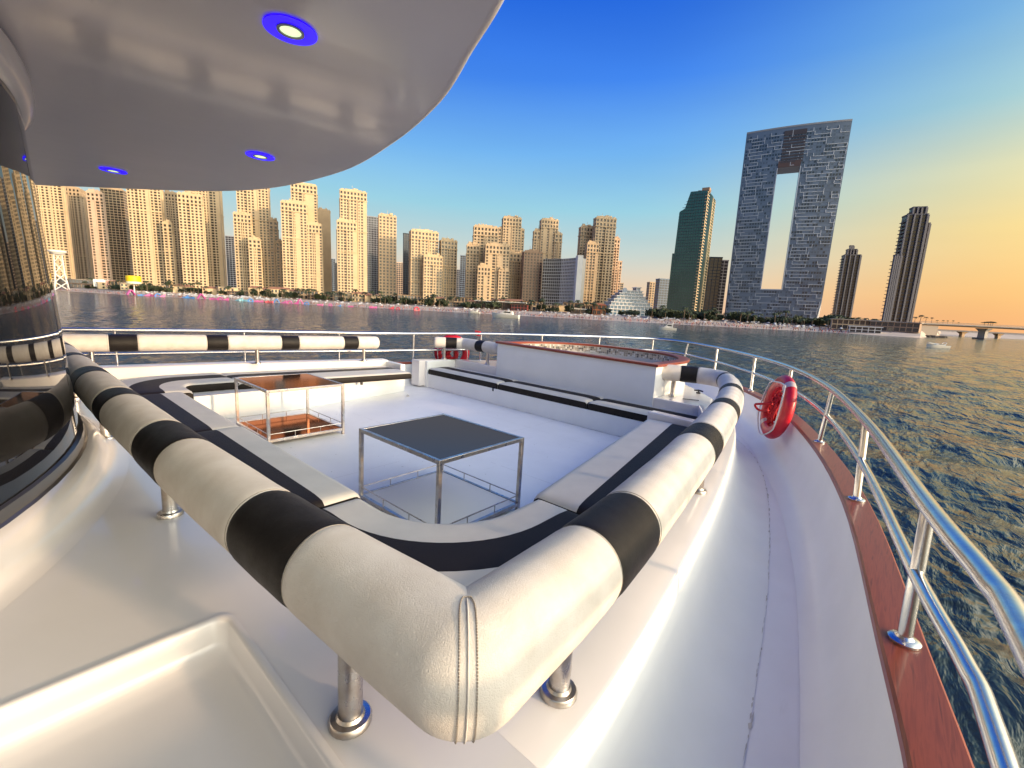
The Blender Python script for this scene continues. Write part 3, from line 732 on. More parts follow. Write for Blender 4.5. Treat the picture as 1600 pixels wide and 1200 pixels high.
# ---- small fittings on the foredeck
o = thing('deck_cleat', 'small dark fitting beside the right end of the tub', 'cleat', (-2.0, 6.45, LEDGE), boat=True); o.scale = (.55, .55, .55)
mb = MB(); mb.box((0, 0, .02), (.10, .06, .04)); mb.build('base', bolt_dark, o, bevel=.008)
mb = MB(); mb.tube([(-.11, 0, .07), (0, 0, .085), (.11, 0, .07)], [.018, .022, .018], 8); mb.build('horn', bolt_dark, o, smooth=True)
mb = MB(); mb.tube([(0, 0, .03), (0, 0, .085)], .022, 8); mb.build('stem', bolt_dark, o, smooth=True)
for ax_, bx_, lab_ in (((-1.98, 5.78), (-1.80, 5.86), 'thin dark cord on the foredeck beside the bolster post'), ((-1.58, 5.76), (-1.52, 5.68), 'thin dark cord on the foredeck at the bolster elbow')):
    mb = MB(); mb.tube([(*ax_, LEDGE+.004), (*bx_, LEDGE+.004)], .005, 6)
    tag(mb.build('deck_line', bolt_dark, boat=True, smooth=True), lab_, 'cord', 'dark cords on the foredeck')
# ---- tables
def table(name, label, x0, x1, y0, y1, h, top_mat, shelf_mat):
    cx, cy = (x0+x1)/2, (y0+y1)/2
    t = thing(name, label, 'table', (cx, cy, 0), 'steel and glass tables', boat=True)
    w, l = (x1-x0)/2, (y1-y0)/2; q = .0135
    for sx_ in (-1, 1):
        for sy_ in (-1, 1):
            mb = MB(); mb.box((sx_*(w-q), sy_*(l-q), h/2), (2*q, 2*q, h)); mb.build('leg', steel_rust, t, bevel=.002)
    for z, nm in ((h-.0145, 'top_frame'), (.055, 'shelf_frame')):
        mb = MB()
        for s_ in (-1, 1):
            mb.box((0, s_*(l-q), z), (2*w-4*q-.001, 2*q-.002, .027)); mb.box((s_*(w-q), 0, z), (2*q-.002, 2*l-4*q-.001, .027))
        mb.build(nm, steel_rust, t, bevel=.002)
    mb = MB(); mb.box((0, 0, h-.007), (2*w-4*q-.003, 2*l-4*q-.003, .008)); mb.build('glass_top', top_mat, t)
    mb = MB(); mb.box((0, 0, .060), (2*w-4*q-.003, 2*l-4*q-.003, .008)); mb.build('glass_shelf', shelf_mat, t)
    for s_ in (-1, 1):
        for horiz in (0, 1):
            mb = MB(); A, B = (w, l) if not horiz else (l, w)
            def P(u, z): return (u, s_*(l-q), z) if not horiz else (s_*(w-q), u, z)
            mb.tube([P(-(A-2*q), .125), P(A-2*q, .125)], .0045, 8)
            for u in (-.33*A, .33*A): mb.tube([P(u, .068), P(u, .125)], .004, 6)
            mb.build('shelf_guard', steel_rust, t, smooth=True)
    return t
table('glass_table', 'near steel table with dark smoked glass top', -2.885, -1.967, 1.68, 2.492, .58, smoked, pm('shelf_glass', (.74, .72, .75), .4, spec=.2))
table('glass_table', 'far steel table with copper-coloured reflections in its glass top and shelf', -5.50, -4.595, 1.68, 2.50, .58, clear_tint, clear_tint)
# ---- life rings
def life_ring(label, loc, rotz, lean, boatflag=True):
    t = thing('life_ring', label, 'life ring', loc, boat=True); t.rotation_euler = (lean, 0, rotz)
    # ring in local XZ plane, axis along Y
    RM, rm = .285, .075; n, m = 56, 18; rings = []
    for i in range(n+1):
        a = 2*math.pi*i/n; c = Vector((math.cos(a)*RM, 0, math.sin(a)*RM)); u = Vector((math.cos(a), 0, math.sin(a)))
        rings.append([c+u*math.cos(2*math.pi*k/m)*rm*1.0+Vector((0, 1, 0))*math.sin(2*math.pi*k/m)*rm*.80 for k in range(m)])
    mb = MB(); mb.loft(rings, True); mb.build('ring', red_plastic, t, smooth=True, angle=80)
    for a0 in (R(55), R(235)):
        rr_ = []
        for i in range(4):
            a = a0+R(8)*(i/3-.5)*1.6; c = Vector((math.cos(a)*RM, 0, math.sin(a)*RM)); u = Vector((math.cos(a), 0, math.sin(a)))
            rr_.append([c+u*math.cos(2*math.pi*k/m)*rm*1.02+Vector((0, 1, 0))*math.sin(2*math.pi*k/m)*rm*.82 for k in range(m)])
        mb = MB(); mb.loft(rr_, True); mb.build('tape_band', tape, t, smooth=True, angle=80)
    pts = []
    for k in range(4):
        a0 = R(50+90*k); a1 = a0+R(90)
        for q in range(10):
            f = q/10; a = a0+(a1-a0)*f; sag = 1-.16*math.sin(math.pi*f)*(1 if k in (1, 2) else .4)
            rad_ = (RM+rm*.7)*sag; pts.append((math.cos(a)*rad_, -.068-.015*math.sin(math.pi*f), math.sin(a)*rad_-.05*math.sin(math.pi*f)))
    pts.append(pts[0]); mb = MB(); mb.tube(smoothpath(pts, 2), .0075, 7); mb.build('rope', white_rope, t, smooth=True)
    # coil of red buoyant line lashed in the hole
    mb = MB(); cr = random.Random(4)
    for k in range(14):
        a = [];  w = cr.uniform(.06, .11); h_ = cr.uniform(.10, .20); ph = cr.uniform(0, 6); dx = cr.uniform(-.04, .03); dy = cr.uniform(-.05, .0); dz0 = cr.uniform(-.06, .02)
        for q in range(17):
            w_ = 2*math.pi*q/16; a.append((dx+w*math.cos(w_), dy+.03*math.sin(w_*2+ph), dz0+h_*math.sin(w_)))
        mb.tube(smoothpath(a, 2), .0085, 6)
    mb.build('line_coil', red_cloth, t, smooth=True)
    mb = MB(); mb.tube(smoothpath([(-.02, -.05, .02), (-.12, -.13, -.02), (-.24, -.15, -.06), (-.16, -.12, -.10), (-.02, -.07, -.06)], 4), .013, 7); mb.build('loose_bight', red_cloth, t, smooth=True)
    return t
life_ring('red life ring with white rope hanging on the starboard rail', (-.90, 5.76, .60), R(-63), R(-8)).scale = (1.04, 1.04, 1.04)
life_ring('red life ring half hidden behind the short bent bolster', (-6.78, 6.02, .60), R(50), R(3))
mb = MB(); mb.box((0, 0, 0), (.05, .05, .05), Matrix.Translation((-6.46, 6.44, 1.0)) @ Matrix.Rotation(.8, 4, 'Y')); mb.tube([(-6.50, 6.40, .98), (-6.52, 6.41, 1.05), (-6.44, 6.47, 1.04), (-6.46, 6.46, .96), (-6.50, 6.40, .98)], .02, 7)
tag(mb.build('red_strap', red_cloth, boat=True, smooth=True), 'knot of red strap tied round the far top rail', 'strap')
# ---- cabin front
cab = thing('cabin', 'yacht cabin with curved dark window front under the roof overhang', 'cabin', boat=True)
CX, RC = -3.85, 3.4
def carc(rad, z, a0=-78, a1=78, n=48, cy=None):
    cyy = .285-RC if cy is None else cy
    return [Vector((CX+rad*math.sin(R(a0+(a1-a0)*k/n)), cyy+rad*math.cos(R(a0+(a1-a0)*k/n)), z)) for k in range(n+1)]
ZG0, ZG1 = .675, 2.36
npan = 9
for k in range(npan):
    a0 = -78+156*k/npan+.12; a1 = -78+156*(k+1)/npan-.12
    mb = MB(); rings = []
    for f in (0, .25, .5, .75, 1): rings.append(carc(RC-.005-.095*f, ZG0+(ZG1-ZG0)*f, a0, a1, 8))
    mb.loft(rings, False); mb.build('window_pane', cabin_glass, cab, smooth=True, angle=80)
mb = MB(); mb.loft([carc(RC-.02, ZG0-.02), carc(RC-.13, ZG1)], False); mb.build('window_backing', bolt_dark, cab, smooth=True)
mb = MB(); mb.loft([carc(RC-.01, ZG0+.004), carc(RC+.012, ZG0), carc(RC+.016, ZG0-.045), carc(RC+.03, ZG0-.055)], False); mb.build('window_frame', pm('frame_metal', (.20, .18, .16), .3, metal=.8), cab, smooth=True)
mb = MB(); mb.loft([carc(RC+.028, ZG0-.052), carc(RC+.05, ZG0-.058), carc(RC+.075, ZG0-.075), carc(RC+.09, ZG0-.10), carc(RC+.10, LEDGE+.045), carc(RC+.118, LEDGE+.018), carc(RC+.155, LEDGE+.004), carc(RC+.20, LEDGE+.001)], False); mb.build('moulding', gelcoat, cab, smooth=True, angle=80)
# roof overhang
ZR = 2.55
roof_pts = [(.05, -4), (.05, -1.2), (-.10, -.2), (-.42, .55), (-.80, .98), (-1.177, 1.243), (-1.533, 1.42), (-2.0, 1.64), (-2.706, 1.846), (-3.665, 2.0), (-4.78, 1.93), (-5.56, 1.68), (-6.23, 1.273), (-6.85, .83), (-7.5, .34), (-7.9, -.4), (-8.0, -1.4), (-8.0, -4)]
rp = [Vector((p.x, p.y, 0)) for p in smoothpath([(x, y, 0) for x, y in roof_pts], 6)]
roof = thing('roof_overhang', 'glossy white cabin roof overhang with recessed blue-ringed lights', 'roof', boat=True)
def inset(path, d):
    return [p-lateral(path, i)*d for i, p in enumerate(path)]
rings = []
for d_, z in ((.0, ZR+.20), (-.012, ZR+.10), (.0, ZR+.03), (.012, ZR+.010), (.03, ZR+.001), (.05, ZR)):
    rings.append([p+Vector((0, 0, z)) for p in inset(rp, d_)])
mb = MB(); mb.loft(rings, False)
u = inset(rp, .05); mb.add([(p.x, p.y, ZR) for p in u], [tuple(range(len(u)))])
tpts = inset(rp, 0); mb.add([(p.x, p.y, ZR+.20) for p in tpts], [tuple(reversed(range(len(tpts))))])
mb.build('roof_shell', ceiling_gloss, roof, smooth=True, angle=35, recalc=True)
# brow above the window
mb = MB(); prof = [(-.06, ZR+.005), (-.005, ZR-.008), (.010, ZR-.04), (.014, ZR-.10), (.004, ZR-.15), (-.02, ZR-.182), (-.06, ZR-.19), (-.10, ZR-.19), (-.16, ZR-.18)]
mb.loft([carc(RC-.06+o, z) for o, z in prof], False); mb.build('brow', ceiling_gloss, cab, smooth=True, angle=80)
# recessed lights
for (x, y, lab) in ((-2.0, .862, 'round blue-ringed ceiling light nearest the camera'), (-3.86, 1.42, 'round blue-ringed ceiling light near the front of the roof edge'), (-5.64, .815, 'round blue-ringed ceiling light beside the cabin window')):
    t = thing('ceiling_light', lab, 'ceiling light', (x, y, ZR), 'blue-ringed ceiling lights', boat=True)
    mb = MB(); mb.lathe([(.052, -.004), (.098, -.004), (.098, -.007), (.052, -.007), (.052, -.004)], (0, 0, 0), 36); mb.build('blue_ring', blue_led, t, smooth=True, angle=30)
    mb = MB(); mb.lathe([(.051, -.003), (.051, -.011), (.040, -.011), (.040, -.003)], (0, 0, 0), 36); mb.build('bezel', trim_grey, t, smooth=True, angle=30)
    mb = MB(); mb.lathe([(.0001, -.004), (.039, -.004), (.039, -.007), (.0001, -.007)], (0, 0, 0), 30); mb.build('lens', white_led, t, smooth=True, angle=30)
for o in BOAT:
    o.matrix_world = HEEL @ o.matrix_basis
#CITY#
# ================================================================== CITY ON THE SHORE
NAZ = YAW-R(158)                                 # the towers' sea fronts look this way (towards the sun side)
def az_vec(deg):                                 # degrees clockwise from the view direction
    a = YAW-R(deg); return Vector((-math.sin(a), math.cos(a), 0))
def cityglass(name, c, rough=.12): return pm(name, c, rough, spec=.6)
win_dark = cityglass('window_dark', (.035, .035, .042))
win_brown = cityglass('window_brown', (.035, .026, .022), .25)
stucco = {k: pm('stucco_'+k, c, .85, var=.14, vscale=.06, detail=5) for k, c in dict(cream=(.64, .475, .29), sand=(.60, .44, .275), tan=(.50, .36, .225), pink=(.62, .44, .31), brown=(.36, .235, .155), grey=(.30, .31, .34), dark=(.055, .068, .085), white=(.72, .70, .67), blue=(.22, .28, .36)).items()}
tile_red = pm('roof_tile', (.36, .17, .10), .8, var=.3, vscale=.4)
roof_flat = pm('roof_flat', (.36, .31, .26), .9, var=.2, vscale=.1)
def facade(Wm, Gm, p0, ud, nd, width, z0, z1, cols, fh=3.6, dep=.45, rowtop=0):
    """wall panel p0 -> p0+ud*width, outward nd; every cell is a hole with reveals and a recessed pane"""
    n = len(cols); cw = width/n; nr = max(1, int(round((z1-z0)/fh))); ch = (z1-z0)/nr
    Z = Vector((0, 0, 1))
    for i, ct in enumerate(cols):
        a = p0+ud*(cw*i)
        if ct == 0:
            Wm.quad(a+Z*z0, a+ud*cw+Z*z0, a+ud*cw+Z*z1, a+Z*z1); continue
        ww, wh, dp = ((.56, .60, dep*1.2), (.82, .68, dep*2.6), (.86, .80, dep*.5))[ct-1]
        x0 = cw*(1-ww)/2; x1 = cw-x0
        A = [a+Z*z0, a+ud*x0+Z*z0, a+ud*x1+Z*z0, a+ud*cw+Z*z0]
        for q, (l, r_) in enumerate(((A[0], A[1]), (A[2], A[3]))):
            Wm.quad(l, r_, r_+Z*(z1-z0), l+Z*(z1-z0))
        for k in range(nr):
            zb = ch*k; y0 = zb+ch*(1-wh)*.55; y1 = y0+ch*wh; ytop = zb+ch
            L0, R0 = A[1], A[2]
            Wm.quad(L0+Z*zb, R0+Z*zb, R0+Z*y0, L0+Z*y0); Wm.quad(L0+Z*y1, R0+Z*y1, R0+Z*ytop, L0+Z*ytop)
            b = [L0+Z*y0, R0+Z*y0, R0+Z*y1, L0+Z*y1]; c = [v-nd*dp for v in b]
            for q in range(4): Wm.quad(b[q], b[(q+1) % 4], c[(q+1) % 4], c[q])
            Gm.quad(*c)
def pick_cols(n, r_, style):
    if n <= 1: return [1]
    out = []
    for i in range(n):
        if style == 'grid': out.append(1)
        elif style == 'wide': out.append(3)
        elif style == 'blank': out.append(0 if r_.random() < .55 else 1)
        else: out.append(0 if r_.random() < .10 else (2 if (i % 5 == 2 and r_.random() < .8) else 1))
    return out
class Blk: pass
def block(Wm, Gm, xl, xr, ytop, D, naz=158, k=.75, zb=None, style='mix', seed=0, fh=4.6, cw=5.4, depth=None, ybot=None):
    """a rotated storeyed box whose outline spans bearing xl..xr and rises to ytop"""
    r_ = random.Random(seed)
    if naz == 158 and xl > 700: naz = 171
    c = world_at((xl+xr)/2, D); pl = world_at(xl, D); pr = world_at(xr, D)
    S_ = (pr-pl).length; toc = -c.normalized(); nd = az_vec(naz); th = toc.angle(nd)
    S_ *= max(.3, (pr-pl).normalized().cross(toc).length)
    if depth is None: w = S_/(math.cos(th)+k*math.sin(th)); dp = k*w
    else: dp = depth; w = max(4, (S_-dp*math.sin(th))/math.cos(th))
    ud = Vector((-nd.y, nd.x, 0))            # to the right seen from outside
    z0 = GROUND-.3 if zb is None else zb; z1 = z_for(c, ytop)
    cen = c
    p = [cen-ud*w/2+nd*dp/2, cen+ud*w/2+nd*dp/2, cen+ud*w/2-nd*dp/2, cen-ud*w/2-nd*dp/2]
    faces = ((p[0], ud, nd, w), (p[1], -nd, ud, dp), (p[2], -ud, -nd, w), (p[3], nd, -ud, dp))
    for j, (q, u_, n_, wd) in enumerate(faces):
        if n_.dot(toc) < -.02 or style == 'none':
            Wm.quad(q+Vector((0, 0, z0)), q+u_*wd+Vector((0, 0, z0)), q+u_*wd+Vector((0, 0, z1)), q+Vector((0, 0, z1))); continue
        n = max(1, int(round(wd/cw))); st_ = style if j == 0 else ('blank' if style == 'mix' and j == 1 else ('grid' if style == 'mix' else style))
        zc = z1-13 if style == 'mix' and z1-z0 > 60 else z1
        facade(Wm, Gm, q, u_, n_, wd, z0, zc, pick_cols(n, r_, st_), fh)
        if zc < z1:
            n2 = max(2, int(round(wd/5.5))); facade(Wm, Gm, q, u_, n_, wd, zc, z1, [1 for i in range(n2)], 6.5, .9)
            for zz in (zc, z0+(zc-z0)*.36, z0+(zc-z0)*.70):
                Wm.box((0, 0, 0), (wd+1.6, 1.2, 1.0), Matrix.Translation(q+u_*wd/2+n_*.35+Vector((0, 0, zz))) @ Matrix.Rotation(math.atan2(u_.y, u_.x), 4, 'Z'))
            for q2 in range(1, max(2, int(wd/14))):
                Wm.box((0, 0, 0), (1.3, 1.2, zc-z0-.6), Matrix.Translation(q+u_*(wd*q2/max(2, int(wd/14)))+n_*.3+Vector((0, 0, (zc+z0)/2))) @ Matrix.Rotation(math.atan2(u_.y, u_.x), 4, 'Z'))
    b = Blk(); b.p = p; b.z0 = z0; b.z1 = z1; b.w = w; b.dp = dp; b.ud = ud; b.nd = nd; b.c = cen
    return b
def cap_block(Rm, Wm, b, crown=True, seed=0):
    """parapet and a smaller plant storey on top of a block"""
    Z = Vector((0, 0, 1)); z = b.z1
    P = [q+Z*z for q in b.p]; Rm.quad(*[q-Z*.02 for q in P])
    for i in range(4):
        a, c = b.p[i], b.p[(i+1) % 4]; d = (c-a).normalized(); nrm = Vector((d.y, -d.x, 0))
        M = Matrix.Translation((a+c)/2+Z*(z+.6)) @ Matrix.Rotation(math.atan2(d.y, d.x), 4, 'Z')
        Wm.box((0, 0, 0), ((c-a).length+.8, .5, 1.6), M)
    if crown:
        M = Matrix.Translation(b.c+Z*(z+2.2)) @ Matrix.Rotation(math.atan2(b.ud.y, b.ud.x), 4, 'Z')
        Wm.box((0, 0, 0), (b.w*.62, b.dp*.62, 4.4), M)
        pr = random.Random(int(b.z1*10))
        for _ in range(4): Wm.box((pr.uniform(-.3, .3)*b.w, pr.uniform(-.3, .3)*b.dp, pr.uniform(1, 3)), (pr.uniform(2, 6), pr.uniform(2, 5), pr.uniform(2, 5)), M)
        Wm.box((pr.uniform(-.2, .2)*b.w, 0, 5), (.35, .35, pr.uniform(4, 10)), M)
        for sx_ in (-1, 1):
            Wm.box((sx_*b.w*.40, -b.dp*.40, -.6), (b.w*.12, b.dp*.12, 3.6), M)
def tower(label, blocks, mat='cream', glass=win_brown, cat='tower', group=None, name='apartment_tower', crowns=True, accents=()):
    """blocks: (xl, xr, ytop, D, options)"""
    c0 = world_at((blocks[0][0]+blocks[0][1])/2, blocks[0][3])
    t = thing(name, label, cat, (c0.x, c0.y, GROUND), group)
    off = Vector((c0.x, c0.y, GROUND))
    for i, b in enumerate(blocks):
        opt = dict(b[4]) if len(b) > 4 else {}
        m_ = opt.pop('mat', mat); crown = opt.pop('crown', crowns); g_ = opt.pop('glass', glass)
        Wm, Gm, Rm = MB(), MB(), MB()
        bk = block(Wm, Gm, *b[:4], seed=hash_(label)+i, **opt)
        cap_block(Rm, Wm, bk, crown)
        for q in (Wm, Gm, Rm): q.v = [(v[0]-off.x, v[1]-off.y, v[2]-off.z) for v in q.v]
        w_ = Wm.build('wall', stucco[m_], t)
        if Gm.v: tag(Gm.build('windows', g_, w_), kind='stuff')
        Rm.build('roof', roof_flat, w_)
    return t
def hash_(s):
    h = 0
    for ch in s: h = (h*31+ord(ch)) % 99991
    return h
G1 = 'cream towers along the beach'
tower('sunlit cream tower beside the cabin window, its top hidden by the roof overhang', [(62, 121, 262, 800, dict(k=.35))], group=G1)
tower('shaded tan tower wedged right of the leftmost cream tower', [(112, 154, 297, 880, dict(mat='tan', k=1.2))], 'tan', group=G1)  # darker tan stucco puts the shaded side's tone into the colour
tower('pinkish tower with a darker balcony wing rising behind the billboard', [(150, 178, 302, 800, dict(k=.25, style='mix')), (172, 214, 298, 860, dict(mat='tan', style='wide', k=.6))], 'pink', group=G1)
tower('wide bright cream tower behind the yellow drum sign', [(212, 268, 262, 770, dict(k=.3)), (262, 279, 350, 765, dict(k=.6))], group=G1)
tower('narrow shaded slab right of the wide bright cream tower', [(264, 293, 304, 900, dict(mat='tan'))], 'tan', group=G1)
tower('cream tower with a lower left shoulder, next left of the pale gap of sky', [(288, 328, 306, 760, dict(k=.4)), (300, 357, 266, 830, dict(k=.5))], group=G1)
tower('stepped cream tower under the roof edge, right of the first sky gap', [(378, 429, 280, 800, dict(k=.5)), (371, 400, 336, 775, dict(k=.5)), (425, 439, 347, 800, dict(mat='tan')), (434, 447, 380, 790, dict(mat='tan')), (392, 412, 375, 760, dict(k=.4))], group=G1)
tower('tall stepped cream tower whose crown touches the end of the roof edge', [(460, 500, 291, 790, dict(k=.5)), (444, 484, 319, 765, dict(k=.4)), (480, 506, 352, 775, dict(k=.4)), (498, 519, 331, 840, dict(mat='tan', style='none'))], group=G1)  # last block: shade of the right side is baked into its tan stucco
tower('freestanding slender cream tower with a stepped crown', [(533, 574, 302, 780, dict(k=.55)), (528, 558, 348, 768, dict(k=.4))], group=G1)
tower('bluish grey striped office slab between two beige towers', [(571, 593, 340, 900, dict(style='wide', fh=4.2, k=.5, crown=False))], 'grey', win_dark, name='office_tower')
tower('brown gridded tower with large square windows', [(591, 619, 339, 820, dict(style='grid', k=.4, cw=6.6, fh=5.4))], 'sand', win_brown, group=G1)
tower('dark glass slab behind the mid-height cream tower', [(629, 641, 366, 930, dict(style='wide', k=.5, crown=False))], 'dark', win_dark, name='office_tower')
tower('mid-height cream tower with a stepped front, left of its lower twin', [(638, 683, 364, 780, dict(k=.5)), (659, 690, 402, 762, dict(k=.4))], group=G1)
tower('lower cream twin right of the mid-height stepped tower', [(684, 712, 378, 790, dict(k=.6))], group=G1)
tower('cream tower cluster with a low stepped front, left of the brown block', [(735, 773, 357, 760, dict(k=.55)), (726, 746, 385, 750, dict(k=.6)), (754, 792, 385, 735, dict(k=.4)), (744, 764, 418, 725, dict(k=.4)), (776, 793, 424, 728, dict(k=.4))], 'sand', group=G1)
tower('tall sand-coloured tower with shoulders behind the low stepped front', [(778, 808, 343, 830, dict(k=.7)), (771, 813, 360, 835, dict(k=.6)), (790, 814, 398, 790, dict(mat='tan', k=.8))], 'sand', group=G1)
tower('reddish brown gridded block between the cluster and the curved hotel', [(811, 843, 396, 760, dict(k=.7, style='grid'))], 'brown', group=G1)
tower('tower with a rounded stepped top rising behind the curved hotel', [(835, 864, 346, 830, dict(k=.6)), (826, 843, 363, 825, dict(k=.6)), (858, 871, 367, 825, dict(k=.6))], 'sand', group=G1)
tower('massive stepped beige tower right of the curved hotel', [(916, 951, 343, 770, dict(k=.45, mat='sand')), (895, 921, 357, 790, dict(k=.5, mat='sand')), (907, 928, 382, 745, dict(k=.5, mat='sand')), (948, 959, 375, 790, dict(mat='pink')), (954, 965, 409, 800, dict(mat='pink', crown=False))], 'tan', group=G1)
tower('small beige block with a flat top beyond the white stepped hotel', [(1006, 1023, 442, 900, dict(style='grid', crown=False))], 'sand', win_dark, name='apartment_block', cat='building')
tower('pale blue glass block left of the green tower', [(1019, 1042, 437, 860, dict(style='wide', crown=False))], 'blue', win_dark, name='office_tower')
for q, (xl, xr, yt, D, m_, lab) in enumerate(((357, 372, 370, 1150, 'grey', 'distant grey tower in the first sky gap'), (518, 525, 405, 1200, 'blue', 'distant pale blue tower right of the tall stepped cream tower'), (524, 530, 412, 1150, 'dark', 'distant dark tower left of the freestanding slender tower'),
        (618, 629, 411, 1200, 'pink', 'distant pinkish tower right of the brown gridded tower'), (712, 719, 422, 1250, 'grey', 'distant grey block in the gap left of the cream cluster'), (717, 728, 400, 1150, 'blue', 'distant dark blue tower left of the cream cluster'), (961, 970, 443, 1100, 'tan', 'small distant block peeking over the white stepped hotel'))):
    tower(lab, [(xl, xr, yt, D, dict(style='wide', crown=False, fh=5))], m_, win_dark, name='distant_tower')
# ---- concave hotel
def curved_hotel():
    t = thing('curved_hotel', 'long concave hotel with pale gridded balconies and a white end wall', 'hotel')
    D = 720; c = world_at(873, D); off = Vector((c.x, c.y, GROUND)); t.location = off
    a = world_at(844, 735); b = world_at(897, 690); z1 = z_for(world_at(870, D), 404); n = 20
    Wm, Gm, Rm = MB(), MB(), MB(); chord = (b-a); nrm = Vector((chord.y, -chord.x, 0)).normalized()
    if nrm.dot(-c) < 0: nrm = -nrm
    P = []
    for i in range(n+1):
        f = i/n; P.append(a+chord*f-nrm*(4*9*f*(1-f)))
    for i in range(n):
        u_ = (P[i+1]-P[i]); w = u_.length; u_.normalize(); nn = Vector((u_.y, -u_.x, 0))
        facade(Wm, Gm, P[i], u_, nn, w, GROUND-.3, z1, [3 if i < 9 else 1], 5, .8)
    Z = Vector((0, 0, 1)); bk = [p-nrm*22 for p in P]
    for i in range(n): Rm.quad(P[i]+Z*z1, P[i+1]+Z*z1, bk[i+1]+Z*z1, bk[i]+Z*z1)
    for (p, q) in ((P[0], bk[0]), (bk[-1], P[-1])): Wm.quad(q+Z*GROUND, p+Z*GROUND, p+Z*z1, q+Z*z1)
    for q in (Wm, Gm, Rm): q.v = [(v[0]-off.x, v[1]-off.y, v[2]-off.z) for v in q.v]
    w_ = Wm.build('wall', pm('hotel_render', (.56, .52, .47), .8, var=.1, vscale=.1), t); tag(Gm.build('windows', win_brown, w_), kind='stuff'); Rm.build('roof', roof_flat, w_)
    E_ = MB(); bl = block(E_, MB(), 894, 905, 401, 690, style='none', k=1.2); cap_block(E_, E_, bl, False); E_.v = [(v[0]-off.x, v[1]-off.y, v[2]-off.z) for v in E_.v]; E_.build('end_wall', stucco['white'], t)
curved_hotel()
# ---- white stepped hotel
def stepped_hotel():
    t = thing('stepped_hotel', 'low white hotel stepped like a pyramid with terraces and blue glass', 'hotel')
    D = 640; c = world_at(985, D); off = Vector((c.x, c.y, GROUND)); t.location = off
    lv = [(938, 1018, 484), (940, 1017, 478.5), (943, 1014, 473.5), (948, 1010, 468.5), (953, 1006, 463.5), (958, 1002, 459), (963, 1000, 455), (985, 997, 450)]
    for i, (xl, xr, yt) in enumerate(lv):
        Wm, Gm = MB(), MB(); zb = None if i == 0 else zprev
        b = block(Wm, Gm, xl, xr, yt, D+i*1.5, style='wide', zb=zb, depth=34-3*i, fh=4.2, cw=5.5, naz=172, seed=i)
        Wm.box((0, 0, 0), (b.w+2.4, b.dp+2.4, .9), Matrix.Translation(b.c+Vector((0, 0, b.z1+.3))) @ Matrix.Rotation(math.atan2(b.ud.y, b.ud.x), 4, 'Z'))
        zprev = b.z1
        for q in (Wm, Gm): q.v = [(v[0]-off.x, v[1]-off.y, v[2]-off.z) for v in q.v]
        w_ = Wm.build('terrace', stucco['white'], t)
        if Gm.v: tag(Gm.build('windows', cityglass('hotel_glass', (.10, .16, .22)), w_), kind='stuff')
    mb = MB(); p = world_at(973, D-20); z = z_for(p, 453)
    mb.lathe([(.01, 0), (3.0, 0), (3.0, .6), (.01, .6)], (0, 0, 0), 16, M=Matrix.Translation((p.x-off.x, p.y-off.y, z-off.z)) @ Matrix.Rotation(YAW, 4, 'Z') @ Matrix.Rotation(R(90), 4, 'X'))
    mb.build('round_emblem', stucco['blue'], t)
stepped_hotel()
